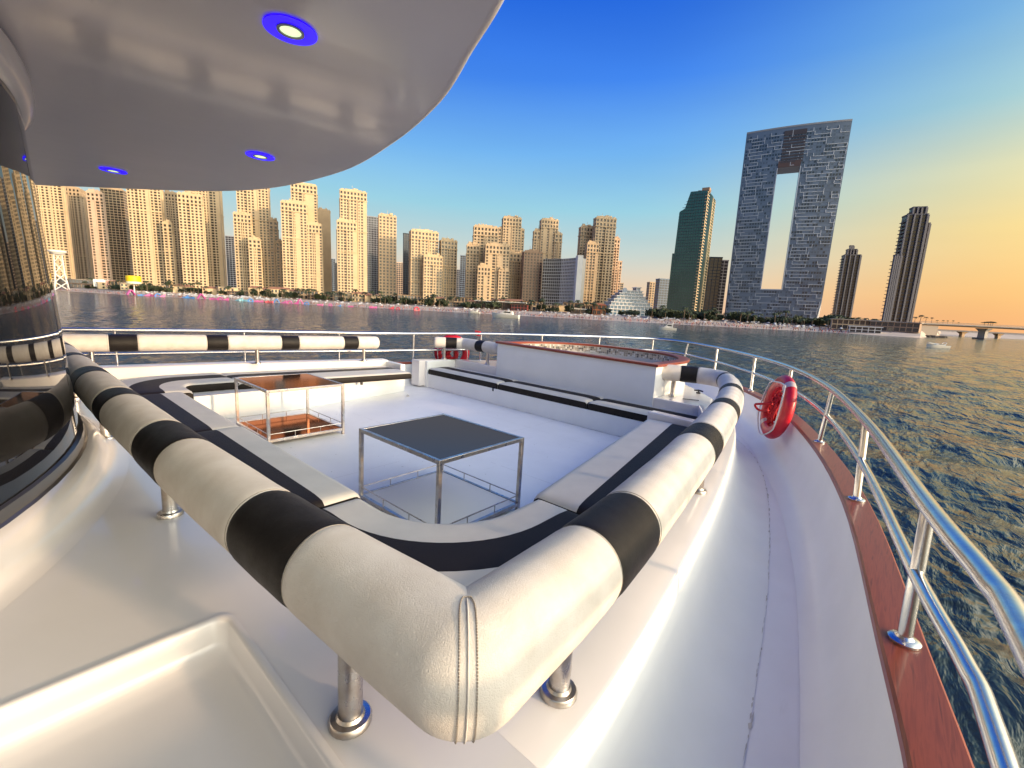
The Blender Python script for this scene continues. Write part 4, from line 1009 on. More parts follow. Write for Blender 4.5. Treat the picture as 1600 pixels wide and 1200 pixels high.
# ---- green glass tower
def local(mb, off): mb.v = [(v[0]-off.x, v[1]-off.y, v[2]-off.z) for v in mb.v]
green_glass = pm('green_glass', (.045, .115, .105), .08, spec=.8, var=.4, vscale=.04, metal=.5)
green_dark = pm('green_glass_dark', (.022, .05, .045), .16, spec=.6, var=.4, vscale=.05)
def green_tower():
    c = world_at(1070, 600); off = Vector((c.x, c.y, GROUND))
    t = thing('green_glass_tower', 'green glass tower with a slanted stepped top and pale balcony edge', 'tower', off)
    nd = az_vec(206); ud = Vector((-nd.y, nd.x, 0)); Z = Vector((0, 0, 1))
    A = world_at(1040, 610); B = world_at(1083, 590); ud = (B-A).normalized(); nd = Vector((ud.y, -ud.x, 0)); w = (B-A).length
    ztop = z_for(B, 297); zstep = z_for(A.lerp(B, .2), 331); zlow = z_for(A, 396)
    out = [(0, GROUND-.3), (w, GROUND-.3), (w, ztop), (w*.42, ztop), (w*.28, zstep+4), (w*.10, zstep), (w*.07, zlow), (0, zlow)]
    dp = 34
    mb = MB(); f = [A+ud*x+Z*z for x, z in out]; bk = [p-nd*dp for p in f]; n = len(f)
    mb.add(f+bk, [tuple(range(n))]+[tuple(reversed(range(n, 2*n)))]+[(i, i+n, (i+1) % n+n, (i+1) % n) for i in range(n)])
    local(mb, off); mb.build('body', green_glass, t, recalc=True)
    # floor bands and mullions proud of the glass
    mb = MB(); z = GROUND+4; th = math.atan2(ud.y, ud.x)
    def xr_at(z):
        if z < zlow: return 0
        if z < zstep: return w*.09
        return w*(.12+.30*min(1, (z-zstep)/(ztop-zstep)*1.2))
    while z < ztop-2:
        x0 = xr_at(z)
        mb.box((0, 0, 0), (w-x0, .5, .45), Matrix.Translation(A+ud*(x0+w)/2+nd*.2+Z*z) @ Matrix.Rotation(th, 4, 'Z')); z += 3.7
    for k in range(1, 12):
        x = w*k/12; zt = ztop if x > w*.42 else (zstep if x > w*.1 else zlow)
        mb.box((0, 0, 0), (.28, .4, zt-GROUND), Matrix.Translation(A+ud*x+nd*.15+Z*((zt+GROUND)/2)) @ Matrix.Rotation(th, 4, 'Z'))
    local(mb, off); tag(mb.build('mullions', stucco['dark'], t), kind='stuff')
    # balcony column strip and lit right side
    C_ = B+(world_at(1096, 640)-B)
    Wm, Gm = MB(), MB(); u2 = (C_-B).normalized(); n2 = Vector((u2.y, -u2.x, 0)); w2 = (C_-B).length
    facade(Wm, Gm, B+n2*.4, u2, n2, w2, GROUND-.3, ztop-1, [2, 3, 3], 3.7, .9); Wm.quad(B+n2*.4+Z*ztop, C_+n2*.4+Z*ztop, C_-n2*20+Z*ztop, B-n2*20+Z*ztop)
    local(Wm, off); local(Gm, off); w_ = Wm.build('balcony_wall', stucco['sand'], t); tag(Gm.build('windows', green_glass, w_), kind='stuff')
    mb = MB()
    z = GROUND+5
    while z < zstep-60:
        mb.box((0, 0, 0), (3.2, 2.0, .7), Matrix.Translation(B+nd*.6-ud*1.2+Z*z) @ Matrix.Rotation(th, 4, 'Z')); z += 3.7
    while z < ztop-4:
        mb.box((0, 0, 0), (2.6, 1.6, .6), Matrix.Translation(B+nd*.4-ud*1.0+Z*z) @ Matrix.Rotation(th, 4, 'Z')); z += 3.7
    local(mb, off); tag(mb.build('balcony_slabs', stucco['sand'], t), kind='stuff')
    mb = MB(); p = B-nd*10; mb.tube([p-ud*14+Z*(ztop+3), p+ud*2+Z*(ztop+1)], .5, 6); mb.box((0, 0, 0), (9, 9, 5), Matrix.Translation(p-ud*4+Z*(ztop+2.4)) @ Matrix.Rotation(th, 4, 'Z')); local(mb, off); mb.build('roof_plant', stucco['brown'], t)
green_tower()
tower('dark glass tower with pale vertical ribs just right of the green tower', [(1088, 1117, 404, 690, dict(style='wide', k=.8, crown=False, naz=190)), (1112, 1127, 408, 700, dict(style='wide', mat='grey', crown=False, naz=190))], 'dark', win_dark, name='office_tower')
# ---- the tall framed tower with an opening
frame_white = pm('frame_white', (.55, .59, .65), .6)
panel_blue = pm('panel_blue', (.135, .185, .27), .32, var=.25, vscale=.05, spec=.6)
panel_dark = pm('panel_dark', (.035, .05, .075), .18, spec=.6)
def gate_tower():
    D0, D1 = 655, 600
    A = world_at(1131, D0); B = world_at(1278, D1); c = (A+B)/2; off = Vector((c.x, c.y, GROUND))
    t = thing('gate_tower', 'tall blue-grey tower with a high slot through it and white frame lines', 'tower', off)
    ud = (B-A).normalized(); nd = Vector((ud.y, -ud.x, 0)); W_ = (B-A).length; Z = Vector((0, 0, 1)); dp = 30; H0 = GROUND-.3
    ztop = z_for(c, 199); zo0 = z_for(c, 452); zo1 = z_for(c, 262)
    def fr(u, z, out=0.0):
        f = u/W_; lean = 2.2*(z-H0)/(ztop-H0)
        return A+ud*(u+(f-.5)*lean)+nd*(4*4.5*f*(1-f)+out)+Z*z
    ns = 24; us = sorted(set([W_*i/ns for i in range(ns+1)]+[W_*.365, W_*.585])); zs = [H0, zo0, zo1, ztop]
    mb = MB()
    def topz(u): return ztop+6*math.sin(math.pi*min(1, max(0, u/W_)))*.4+(-4 if u < W_*.08 else 0)*0
    for i in range(len(us)-1):
        u0, u1 = us[i], us[i+1]; hole = u0 >= W_*.364 and u1 <= W_*.586
        for k in range(3):
            if hole and k == 1: continue
            mb.quad(fr(u0, zs[k]), fr(u1, zs[k]), fr(u1, zs[k+1]), fr(u0, zs[k+1])); mb.quad(fr(u1, zs[k], -dp), fr(u0, zs[k], -dp), fr(u0, zs[k+1], -dp), fr(u1, zs[k+1], -dp))
        mb.quad(fr(u0, ztop), fr(u1, ztop), fr(u1, ztop, -dp), fr(u0, ztop, -dp))
    for u, z0, z1 in ((0, H0, ztop), (W_, H0, ztop), (W_*.365, zo0, zo1), (W_*.585, zo0, zo1)): mb.quad(fr(u, z0, -dp), fr(u, z0), fr(u, z1), fr(u, z1, -dp))
    for z in (zo0, zo1):
        mb.quad(fr(W_*.365, z), fr(W_*.585, z), fr(W_*.585, z, -dp), fr(W_*.365, z, -dp))
    local(mb, off); mb.build('body', panel_blue, t, smooth=True, angle=30, recalc=True)
    gr = random.Random(21); Fm, Wn, Wd = MB(), MB(), MB(); fh = (ztop-H0)/58
    def bar(u0, u1, z0, z1, out=.55):
        a, b, c_, d = fr(u0, z0, out), fr(u1, z0, out), fr(u1, z1, out), fr(u0, z1, out); e = [v-nd*out for v in (a, b, c_, d)]
        Fm.add([a, b, c_, d]+e, [(0, 1, 2, 3), (0, 4, 5, 1), (1, 5, 6, 2), (2, 6, 7, 3), (3, 7, 4, 0)])
    bt = .55; nr = 58; cwn = 3.2
    def spans(k):
        zc = H0+(k+.5)*fh
        return [(1.0, W_-1.0)] if (zc < zo0-fh*.6 or zc > zo1+fh*.6) else [(1.0, W_*.358), (W_*.592, W_-1.0)]
    for k in range(1, nr-1):
        z0 = H0+k*fh; z1 = z0+fh
        for (s0, s1) in spans(k):
            for q8 in range(6): Wd.quad(fr(s0+(s1-s0)*q8/6, z0-.22, .16), fr(s0+(s1-s0)*(q8+1)/6, z0-.22, .16), fr(s0+(s1-s0)*(q8+1)/6, z0+.12, .16), fr(s0+(s1-s0)*q8/6, z0+.12, .16))
            u = s0+gr.uniform(0, 8)
            while u < s1-4:
                e = min(u+gr.uniform(8, 28), s1)
                bar(u, e, z0, z0+bt)
                if gr.random() < .85: bar(u, u+bt, z0+bt, z1)
                if gr.random() < .55: bar(e-bt, e, z0-fh+bt if k > 1 and gr.random() < .5 else z0+bt, z0 if gr.random() < .0 else max(z0+bt, z1) if True else z1)
                u = e+gr.uniform(7, 24)
            n = int((s1-s0)/cwn); on = gr.random() < .4
            for i in range(n):
                if gr.random() < (.34 if on else .20): on = not on
                x = s0+cwn*i
                if not on and gr.random() < .6: continue
                Fl = Wn if on else Wd
                Fl.quad(fr(x+.45, z0+bt+.6, .10), fr(x+cwn-.45, z0+bt+.6, .10), fr(x+cwn-.45, z1-.7, .10), fr(x+.45, z1-.7, .10))
    for u in (W_*.36, W_*.585): bar(u, u+.9, zo0, zo1, .6)
    bar(W_*.36, W_*.592, zo0-1.2, zo0, .6)
    local(Fm, off); local(Wn, off); local(Wd, off); tag(Wd.build('windows', pm('panel_mid', (.10, .135, .19), .22, spec=.6), t), kind='stuff'); tag(Fm.build('frame_lines', frame_white, t), kind='stuff'); tag(Wn.build('windows', panel_dark, t), kind='stuff')
    # recessed sky-deck above the opening
    mb = MB(); z0, z1 = z_for(c, 256), z_for(c, 213)
    u0, u1 = W_*.385, W_*.60
    nrow = 9
    for i in range(nrow):
        zz = z0+(z1-z0)*i/nrow; mb.quad(fr(u0, zz+.5, .72), fr(u1, zz+.5, .72), fr(u1, zz+(z1-z0)/nrow-.9, .72), fr(u0, zz+(z1-z0)/nrow-.9, .72))
    mb.quad(fr(u0, z1+.5, .74), fr(u1, z1+.5, .74), fr(u1, z1+6.5, .74), fr(u0, z1+6.5, .74))
    local(mb, off); mb.build('dark_bay', pm('bay_dark', (.06, .048, .055), .5), t)
    mb = MB(); mb.quad(fr(W_*.365, zo1, .70), fr(W_*.585, zo1, .70), fr(W_*.585, zo1+8, .70), fr(W_*.365, zo1+8, .70)); local(mb, off); mb.build('lintel', pm('lintel_brown', (.10, .06, .055), .6), t)
    mb = MB()
    for i in range(26):
        u = gr.uniform(2, W_-4); mb.box((0, 0, 0), (gr.uniform(1, 5), gr.uniform(1, 4), gr.uniform(1.5, 4)), Matrix.Translation(fr(u, ztop+.8, -gr.uniform(2, 20))))
    for i in range(len(us)-1): mb.quad(fr(us[i], ztop-.5, .3), fr(us[i+1], ztop-.5, .3), fr(us[i+1], ztop+1.6, .3), fr(us[i], ztop+1.6, .3))
    local(mb, off); tag(mb.build('roof_plant', stucco['grey'], t), kind='stuff')
gate_tower()
# ---- ribbed dark towers at right
def ribbed_tower(label, xl, xr, ytop, D, steps, naz=200):
    c = world_at((xl+xr)/2, D); off = Vector((c.x, c.y, GROUND))
    t = thing('ribbed_tower', label, 'tower', off)
    for i, (a, b, yt, dd) in enumerate(steps):
        Wm, Gm, Rm = MB(), MB(), MB(); bk = block(Wm, Gm, a, b, yt, D+dd, style='wide', naz=naz, k=.8, fh=4.0, cw=5.0, seed=i); cap_block(Rm, Wm, bk, False)
        nf = max(3, int(bk.w/7)); Fm = MB(); th = math.atan2(bk.ud.y, bk.ud.x)
        for q in range(nf+1):
            p = bk.p[0]+bk.ud*(bk.w*q/nf)+bk.nd*.9; h = bk.z1-bk.z0+(1.2 if q % 2 else 0)
            Fm.box((0, 0, 0), (1.3, 2.2, h), Matrix.Translation(p+Vector((0, 0, bk.z0+h/2))) @ Matrix.Rotation(th, 4, 'Z'))
        for q in range(4):
            p = bk.p[1]-bk.nd*(bk.dp*q/3)+bk.ud*.9; Fm.box((0, 0, 0), (2.0, 1.4, bk.z1-bk.z0), Matrix.Translation(p+Vector((0, 0, (bk.z0+bk.z1)/2))) @ Matrix.Rotation(th, 4, 'Z'))
        Sm = MB(); z = bk.z0+6; 
        while z < bk.z1-3:
            p = bk.p[0]-bk.ud*.9-bk.nd*bk.dp/2; Sm.box((0, 0, 0), (2.4, bk.dp*.8, .6), Matrix.Translation(Vector((p.x, p.y, z))) @ Matrix.Rotation(th, 4, 'Z'))
            p = bk.p[1]+bk.ud*1.1-bk.nd*bk.dp/2; Sm.box((0, 0, 0), (2.4, bk.dp*.5, .6), Matrix.Translation(Vector((p.x, p.y, z))) @ Matrix.Rotation(th, 4, 'Z')); z += 4
        for q in (Wm, Gm, Rm, Fm, Sm): local(q, off)
        w_ = Wm.build('wall', pm('ribbed_wall', (.125, .115, .12), .7, var=.2, vscale=.1), t); tag(Gm.build('windows', win_dark, w_), kind='stuff'); Rm.build('roof', roof_flat, w_)
        tag(Fm.build('ribs', pm('rib', (.20, .185, .19), .7), w_), kind='stuff'); tag(Sm.build('balconies', pm('slab', (.20, .165, .16), .7), w_), kind='stuff')
    return t
ribbed_tower('small dark ribbed tower with a stepped spire between the framed tower and the bridge', 1296, 1326, 384, 680, [(1297, 1325, 400, 0), (1302, 1318, 391, 8), (1306, 1312, 385, 10)])
ribbed_tower('large dark ribbed tower standing beside the bridge', 1375, 1419, 324, 520, [(1377, 1414, 338, 0), (1380, 1419, 352, 12), (1386, 1410, 326, 8), (1375, 1386, 400, -6)])
# ================================================================== WATERFRONT
wr = random.Random(12)
def at_shore(px, off): 
    p = world_at(px, shore_depth(px)); q = p.normalized()*(p.length+off); return Vector((q.x, q.y, 0))
def shore_z(off):
    for (a, za), (b, zb) in (((-30, SEA-1.4), (0, SEA)), ((0, SEA), (16, SEA+1)), ((16, SEA+1), (45, SEA+3.2)), ((45, SEA+3.2), (80, GROUND-.6)), ((80, GROUND-.6), (92, GROUND))):
        if a <= off <= b: return za+(zb-za)*(off-a)/(b-a)
    return GROUND
def frame(p): return math.atan2(-p.x, p.y)                  # local -Y looks at the camera, X along the shore
# ---- low beachfront buildings
def pavilion(px, wid, h, off, wmat, rmat, label, group='low beachfront pavilions', hip=True, name='beach_pavilion', openings=True):
    p = at_shore(px, off); t = thing(name, label, 'pavilion', (p.x, p.y, shore_z(off)-.1), group); t.rotation_euler = (0, 0, frame(p)+wr.uniform(-.25, .25))
    d = wr.uniform(8, 13); n = max(2, int(wid/4)); Wm, Gm = MB(), MB()
    facade(Wm, Gm, Vector((-wid/2, -d/2, 0)), Vector((1, 0, 0)), Vector((0, -1, 0)), wid, 0, h, [3 if openings else (1 if wr.random() < .6 else 0) for _ in range(n)], h if h < 5 else h/2, .9)
    Wm.quad((wid/2, -d/2, 0), (wid/2, d/2, 0), (wid/2, d/2, h), (wid/2, -d/2, h)); Wm.quad((-wid/2, d/2, 0), (-wid/2, -d/2, 0), (-wid/2, -d/2, h), (-wid/2, d/2, h)); Wm.quad((wid/2, d/2, 0), (-wid/2, d/2, 0), (-wid/2, d/2, h), (wid/2, d/2, h))
    w_ = Wm.build('wall', wmat, t); tag(Gm.build('windows', win_dark, w_), kind='stuff')
    mb = MB(); e = .9
    if hip:
        rh = min(3.2, d*.24); a = [(-wid/2-e, -d/2-e, h), (wid/2+e, -d/2-e, h), (wid/2+e, d/2+e, h), (-wid/2-e, d/2+e, h), (-wid/2+d*.4, 0, h+rh), (wid/2-d*.4, 0, h+rh)]
        mb.add(a, [(0, 1, 5, 4), (1, 2, 5), (2, 3, 4, 5), (3, 0, 4), (3, 2, 1, 0)])
    else: mb.box((0, 0, h+.35), (wid+2*e, d+2*e, .7))
    mb.build('roof', rmat, t); return t
dark_wood = pm('dark_timber', (.10, .065, .045), .8, var=.3, vscale=.5)
canvas = pm('white_canvas', (.72, .70, .66), .8)
px = 128
kinds = [('cream', tile_red, True, 'small cream pavilion with a red tiled roof on the beachfront'), ('tan', dark_wood, False, 'low dark-roofed beach restaurant behind the sand'), ('brown', dark_wood, False, 'low brown timber kiosk on the beachfront'), ('cream', roof_flat, False, 'flat-roofed cream beachfront building')]
while px < 930:
    k = wr.choice((0, 1, 1, 2, 3)); w = wr.uniform(14, 34); m_, rm_, hip, lab = kinds[k]
    pavilion(px, w, wr.uniform(7, 12.5) if k != 2 else 5.5, wr.uniform(84, 125), stucco[m_], rm_, lab, hip=hip, openings=k in (1, 2)); px += w/1.15*wr.uniform(.75, 1.15)
pavilion(782, 62, 9, 80, dark_wood, canvas, 'long dark beach club with a flat white canopy left of the curved hotel', None, False, 'beach_club')
pavilion(812, 20, 7, 74, pm('red_front', (.25, .05, .04), .7), dark_wood, 'small red-fronted beach bar right of the long beach club', None, False, 'beach_bar')
pavilion(908, 26, 5, 78, dark_wood, canvas, 'low kiosk with a pale awning left of the orange beach hut', None, False, 'beach_bar')
pavilion(935, 15, 11, 74, pm('orange_timber', (.34, .12, .05), .8), pm('orange_roof', (.28, .09, .04), .8), 'tall orange-brown beach hut left of the white stepped hotel', None, True, 'beach_hut')
pavilion(122, 46, 13, 95, dark_wood, roof_flat, 'dark colonnaded building behind the white lattice tower', None, False, 'colonnade_building')
pavilion(1345, 46, 9, 45, stucco['tan'], roof_flat, 'low grey podium between the two ribbed towers', None, False, 'podium', openings=True)
pavilion(1398, 34, 8, 52, stucco['brown'], roof_flat, 'dark podium at the foot of the large ribbed tower', None, False, 'podium', openings=True)
pavilion(1352, 22, 5, 20, stucco['white'], canvas, 'row of white beach cabins by the bridge end', None, False, 'beach_cabin')
for px in (1105, 1150, 1215, 1262): pavilion(px, wr.uniform(18, 30), wr.uniform(3.5, 6), wr.uniform(80, 110), stucco['brown'], roof_flat, 'low brown beach building in the trees below the framed tower', 'low buildings below the framed tower', False)
# ---- billboards
for px, w, h, c, lab in ((160, 19, 11, (.70, .70, .70), 'white billboard right of the lattice tower'), (178, 17, 10, (.50, .28, .24), 'pinkish billboard left of the yellow drum sign')):
    p = at_shore(px, 82); t = thing('billboard', lab, 'billboard', (p.x, p.y, shore_z(82))); t.rotation_euler = (0, 0, frame(p))
    mb = MB(); mb.box((0, 0, 3.5+h/2), (w, .6, h)); mb.build('panel', pm('billboard_face', c, .6, var=.4, vscale=.5), t)
    for s_ in (-1, 1): mb = MB(); mb.box((s_*w*.35, .3, 2), (.6, .5, 4)); mb.build('post', stucco['dark'], t)
# ---- yellow drum sign
p = at_shore(210, 40); t = thing('drum_sign', 'yellow and white drum-shaped sign on a white pole by the beach', 'sign', (p.x, p.y, shore_z(40)))
mb = MB(); mb.tube([(0, 0, 0), (0, 0, 13)], [.9, .7], 10); mb.build('pole', stucco['white'], t, smooth=True)
mb = MB(); mb.lathe([(.1, 12.2), (8.0, 12.2), (8.2, 15)], (0, 0, 0), 28); mb.build('base_band', pm('drum_white', (.85, .80, .55), .5), t, smooth=True, angle=30)
mb = MB(); mb.lathe([(8.2, 15), (8.4, 21.5), (7.6, 22.6), (.1, 23)], (0, 0, 0), 28); mb.build('drum', pm('drum_yellow', (.80, .55, .01), .5), t, smooth=True, angle=30)
# ---- white lattice tower
p = at_shore(96, 12); t = thing('lattice_tower', 'white steel lattice tower with a round platform at the left beach', 'tower', (p.x, p.y, shore_z(12))); white_steel = pm('white_steel', (.75, .72, .68), .6)
legs = [(7.5*math.cos(R(45+90*k)), 7.5*math.sin(R(45+90*k))) for k in range(4)]
for x, y in legs: mb = MB(); mb.tube([(x*1.5, y*1.5, 0), (x, y, 25), (x*.8, y*.8, 58)], .55, 6); mb.build('leg', white_steel, t)
mb = MB()
for z0, z1, f0, f1 in ((0, 12, 1.5, 1.25), (12, 25, 1.25, 1.0), (25, 42, 1.0, .9), (42, 57, .9, .8)):
    for k in range(4):
        a, b = legs[k], legs[(k+1) % 4]
        mb.tube([(a[0]*f0, a[1]*f0, z0), (b[0]*f1, b[1]*f1, z1)], .28 if z0 > 20 else .42, 5); mb.tube([(b[0]*f0, b[1]*f0, z0), (a[0]*f1, a[1]*f1, z1)], .28 if z0 > 20 else .42, 5)
tag(mb.build('bracing', white_steel, t), kind='stuff')
mb = MB(); mb.lathe([(.1, 53), (7, 54), (10.5, 57.5), (10.5, 59.5), (.1, 60)], (0, 0, 0), 20); mb.build('platform', white_steel, t, smooth=True, angle=30)
# ---- palms and trees
trunk_m = pm('palm_trunk', (.16, .11, .075), .9); frond_m = pm('palm_frond', (.055, .075, .030), .7, var=.4, vscale=.4); leaf_m = pm('leaf', (.045, .062, .026), .8, var=.45, vscale=.5)
def palm_mesh(h, seed, nf=15):
    r_ = random.Random(seed); mb = MB(); top = Vector((r_.uniform(-.5, .5), r_.uniform(-.5, .5), h))
    mb.tube([(0, 0, 0), (top.x*.4, top.y*.4, h*.5), tuple(top)], [.34, .26, .22], 6, mi=0)
    for k in range(nf):
        a = 2*math.pi*k/nf+r_.uniform(-.2, .2); up = r_.uniform(-.1, 1.0); Ln = r_.uniform(2.6, 3.7); d = Vector((math.cos(a), math.sin(a), 0)); s_ = Vector((-d.y, d.x, 0)); prev = None
        for q in range(5):
            f = q/4; c = top+d*(Ln*f)+Vector((0, 0, Ln*(up*f-1.15*f*f*(.6+.4*up)))); w = .55*math.sin(math.pi*min(1, .12+f*.9))+.05
            cur = (c-s_*w-Vector((0, 0, .25*w)), c, c+s_*w-Vector((0, 0, .25*w)))
            if prev: mb.quad(prev[0], prev[1], cur[1], cur[0], 1); mb.quad(prev[1], prev[2], cur[2], cur[1], 1)
            prev = cur
    return mb
def bush_mesh(w, h, seed, n=260):
    r_ = random.Random(seed); mb = MB(); lobes = [(r_.uniform(-.5, .5)*w, r_.uniform(-.4, .4)*w, h*r_.uniform(.5, .75), r_.uniform(.28, .42)*min(w, h)) for _ in range(7)]
    mb.tube([(0, 0, 0), (0, 0, h*.55)], [.3, .18], 6, mi=0)
    for _ in range(n):
        l = r_.choice(lobes); v = Vector((r_.gauss(0, 1), r_.gauss(0, 1), r_.gauss(0, 1))).normalized()*l[3]*r_.uniform(.6, 1.05); c = Vector(l[:3])+v; c.z = max(.3, c.z)
        u_ = Vector((r_.gauss(0, 1), r_.gauss(0, 1), r_.gauss(0, 1))).normalized(); w_ = u_.orthogonal().normalized(); s_ = r_.uniform(.35, .75)
        mb.quad(c-u_*s_-w_*s_*.6, c+u_*s_-w_*s_*.6, c+u_*s_+w_*s_*.6, c-u_*s_+w_*s_*.6, 1)
    return mb
protos = {}
for k in range(4): protos['p%d' % k] = palm_mesh(6.5+k*1.1, k).build('palm_tree', [trunk_m, frond_m])
for k in range(4): protos['b%d' % k] = bush_mesh(5+k*1.3, 4.0+k*.9, 40+k).build('broadleaf_tree', [trunk_m, leaf_m])
used = set()
def place(key, p, z, s_, lab, cat, grp):
    o = protos[key]
    if key in used:
        o = o.copy(); COL.objects.link(o)
    used.add(key); o.location = (p.x, p.y, z); o.rotation_euler = (0, 0, wr.uniform(0, 6)); o.scale = (s_, s_, s_*wr.uniform(.9, 1.1)); return tag(o, lab, cat, grp)
for i in range(105):
    px = wr.uniform(125, 960); off = wr.uniform(62, 92); place('p%d' % wr.randrange(4), at_shore(px, off), shore_z(off)-.1, wr.uniform(1.1, 1.6), 'palm on the promenade before the cream towers', 'palm tree', 'palms along the promenade')
for i in range(95):
    px = wr.uniform(125, 1000); off = wr.uniform(66, 95); place('b%d' % wr.randrange(4), at_shore(px, off), shore_z(off)-.1, wr.uniform(1.1, 1.7), 'dark bushy tree on the promenade before the cream towers', 'tree', 'bushy trees along the promenade')
for i in range(62):
    px = wr.uniform(1015, 1340); off = wr.uniform(55, 88); place('b%d' % wr.randrange(4), at_shore(px, off), shore_z(off)-.1, wr.uniform(1.2, 1.8), 'dark bushy tree below the green and framed towers', 'tree', 'bushy trees below the framed tower')
for i in range(42):
    px = wr.uniform(1015, 1380); off = wr.uniform(38, 80); place('p%d' % wr.randrange(4), at_shore(px, off), shore_z(off)-.1, wr.uniform(1.0, 1.4), 'palm below the green and framed towers', 'palm tree', 'palms below the framed tower')
# ---- beach crowd, parasols and loungers: too small and many to count
mbp = [MB() for _ in range(4)]
for i in range(1500):
    px = wr.uniform(90, 1330); off = abs(wr.gauss(12, 16))+.5; p = at_shore(px, off); z = shore_z(off); h = wr.uniform(1.3, 1.9); w = wr.uniform(.35, .6); a = wr.uniform(0, 3)
    M = Matrix.Translation((p.x, p.y, z)) @ Matrix.Rotation(a, 4, 'Z'); k = wr.randrange(4)
    mbp[k].box((0, 0, h*.25), (w*.7, .3, h*.5), M); mbp[k].box((0, 0, h*.66), (w, .34, h*.34), M); mbp[3].box((0, 0, h*.93), (.24, .24, .26), M)
for mb_, c in zip(mbp, ((.10, .06, .06), (.45, .12, .10), (.07, .09, .16), (.30, .18, .12))):
    tag(mb_.build('beach_crowd', pm('crowd_clothes', c, .9)), 'distant crowd of bathers spread along the sand', 'crowd', kind='stuff')
mb1, mb2 = MB(), MB()
for i in range(520):
    px = wr.uniform(200, 1330) if i % 3 else wr.uniform(200, 420); off = wr.uniform(16, 58); p = at_shore(px, off); z = shore_z(off)
    M = Matrix.Translation((p.x, p.y, z)); mb1.tube([M @ Vector((0, 0, 0)), M @ Vector((0, 0, 2.2))], .06, 4); m_ = mb1 if wr.random() < .75 else mb2
    m_.lathe([(1.5, 1.9), (.8, 2.35), (.02, 2.6)], (0, 0, 0), 7, M=M)
tag(mb1.build('beach_parasols', canvas), 'many small pale parasols dotted over the sand', 'parasols', kind='stuff')
tag(mb2.build('beach_parasols', pm('straw', (.36, .22, .13), .9)), 'many small straw parasols dotted over the sand', 'parasols', kind='stuff')
# ---- floating inflatables
infl = {'pink': pm('inflatable_pink', (.48, .08, .28), .35), 'blue': pm('inflatable_blue', (.06, .22, .55), .35), 'red': pm('inflatable_red', (.52, .05, .08), .35), 'cyan': pm('inflatable_cyan', (.10, .32, .42), .35)}
def infl_mesh(kind, seed):
    mb = MB(); r_ = random.Random(seed)
    if kind == 'aframe':
        for s_ in (-1, 1):
            for y in (-1.6, 1.6): mb.tube([(s_*4, y, .3), (s_*.3, y, 6.2)], .75, 8)
            for f in (.15, .5, .85): mb.tube([(s_*(4-3.7*f), -1.6, .3+5.9*f), (s_*(4-3.7*f), 1.6, .3+5.9*f)], .5, 7)
    elif kind == 'blocks':
        for k in range(4): mb.box((-4.5+3*k, r_.uniform(-1, 1), .9+.3*(k % 2)), (2.5, 2.4, 1.8+.8*(k % 2)))
        mb.tube([(-6, 2, .3), (6, 2, .3)], .6, 7)
    elif kind == 'arch':
        mb.tube([(3.0*math.cos(R(a)), 0, .3+3.4*math.sin(R(a))) for a in range(0, 181, 15)], .8, 8); mb.box((0, 0, .3), (8, 3, .6))
    else:
        mb.add([(-4, -1.5, .2), (4, -1.5, .2), (4, -1.5, 3.8), (-4, 1.5, .2), (4, 1.5, .2), (4, 1.5, 3.8)], [(0, 1, 2), (5, 4, 3), (0, 2, 5, 3), (1, 4, 5, 2), (0, 3, 4, 1)]); mb.tube([(4, -1.6, 3.6), (4, 1.6, 3.6)], .7, 8)
    return mb
iproto = {}
spots = [(204, 'aframe', 'pink', 1.3), (222, 'blocks', 'blue', 1.0), (228, 'slide', 'pink', 1), (236, 'blocks', 'pink', 1.1), (246, 'arch', 'blue', 1.1), (252, 'slide', 'pink', 1), (288, 'slide', 'blue', 1), (296, 'blocks', 'blue', 1), (314, 'aframe', 'pink', 1.2), (334, 'blocks', 'pink', 1), (344, 'arch', 'pink', 1), (352, 'slide', 'pink', .9), (372, 'slide', 'cyan', 1.2), (381, 'blocks', 'cyan', 1.2), (391, 'arch', 'blue', 1), (404, 'blocks', 'pink', 1), (420, 'blocks', 'red', 1), (432, 'aframe', 'blue', .9), (442, 'slide', 'pink', 1), (452, 'arch', 'pink', 1), (462, 'slide', 'pink', .9), (468, 'aframe', 'pink', 1.1), (479, 'arch', 'blue', .9), (500, 'blocks', 'pink', .7), (516, 'arch', 'pink', .7), (530, 'slide', 'blue', .6), (548, 'blocks', 'pink', .6), (583, 'blocks', 'pink', .9), (611, 'slide', 'red', .9), (622, 'arch', 'red', .7), (651, 'arch', 'red', 1.1)]
words = {'aframe': 'A-frame climbing', 'blocks': 'stepping-block', 'arch': 'arched', 'slide': 'wedge slide'}
for i, (px, kd, c, s_) in enumerate(spots):
    key = (kd, c)
    if key not in iproto: o = iproto[key] = infl_mesh(kd, i).build('inflatable', infl[c], smooth=True, angle=40)
    else: o = iproto[key].copy(); COL.objects.link(o)
    p = at_shore(px, -10-(i % 3)*5); o.location = (p.x, p.y, SEA); o.rotation_euler = (0, 0, frame(p)+wr.uniform(-.4, .4)); o.scale = (s_*.82,)*3
    tag(o, '%s inflatable %s piece floating off the beach' % (c, words[kd]), 'inflatable', 'floating water park pieces')
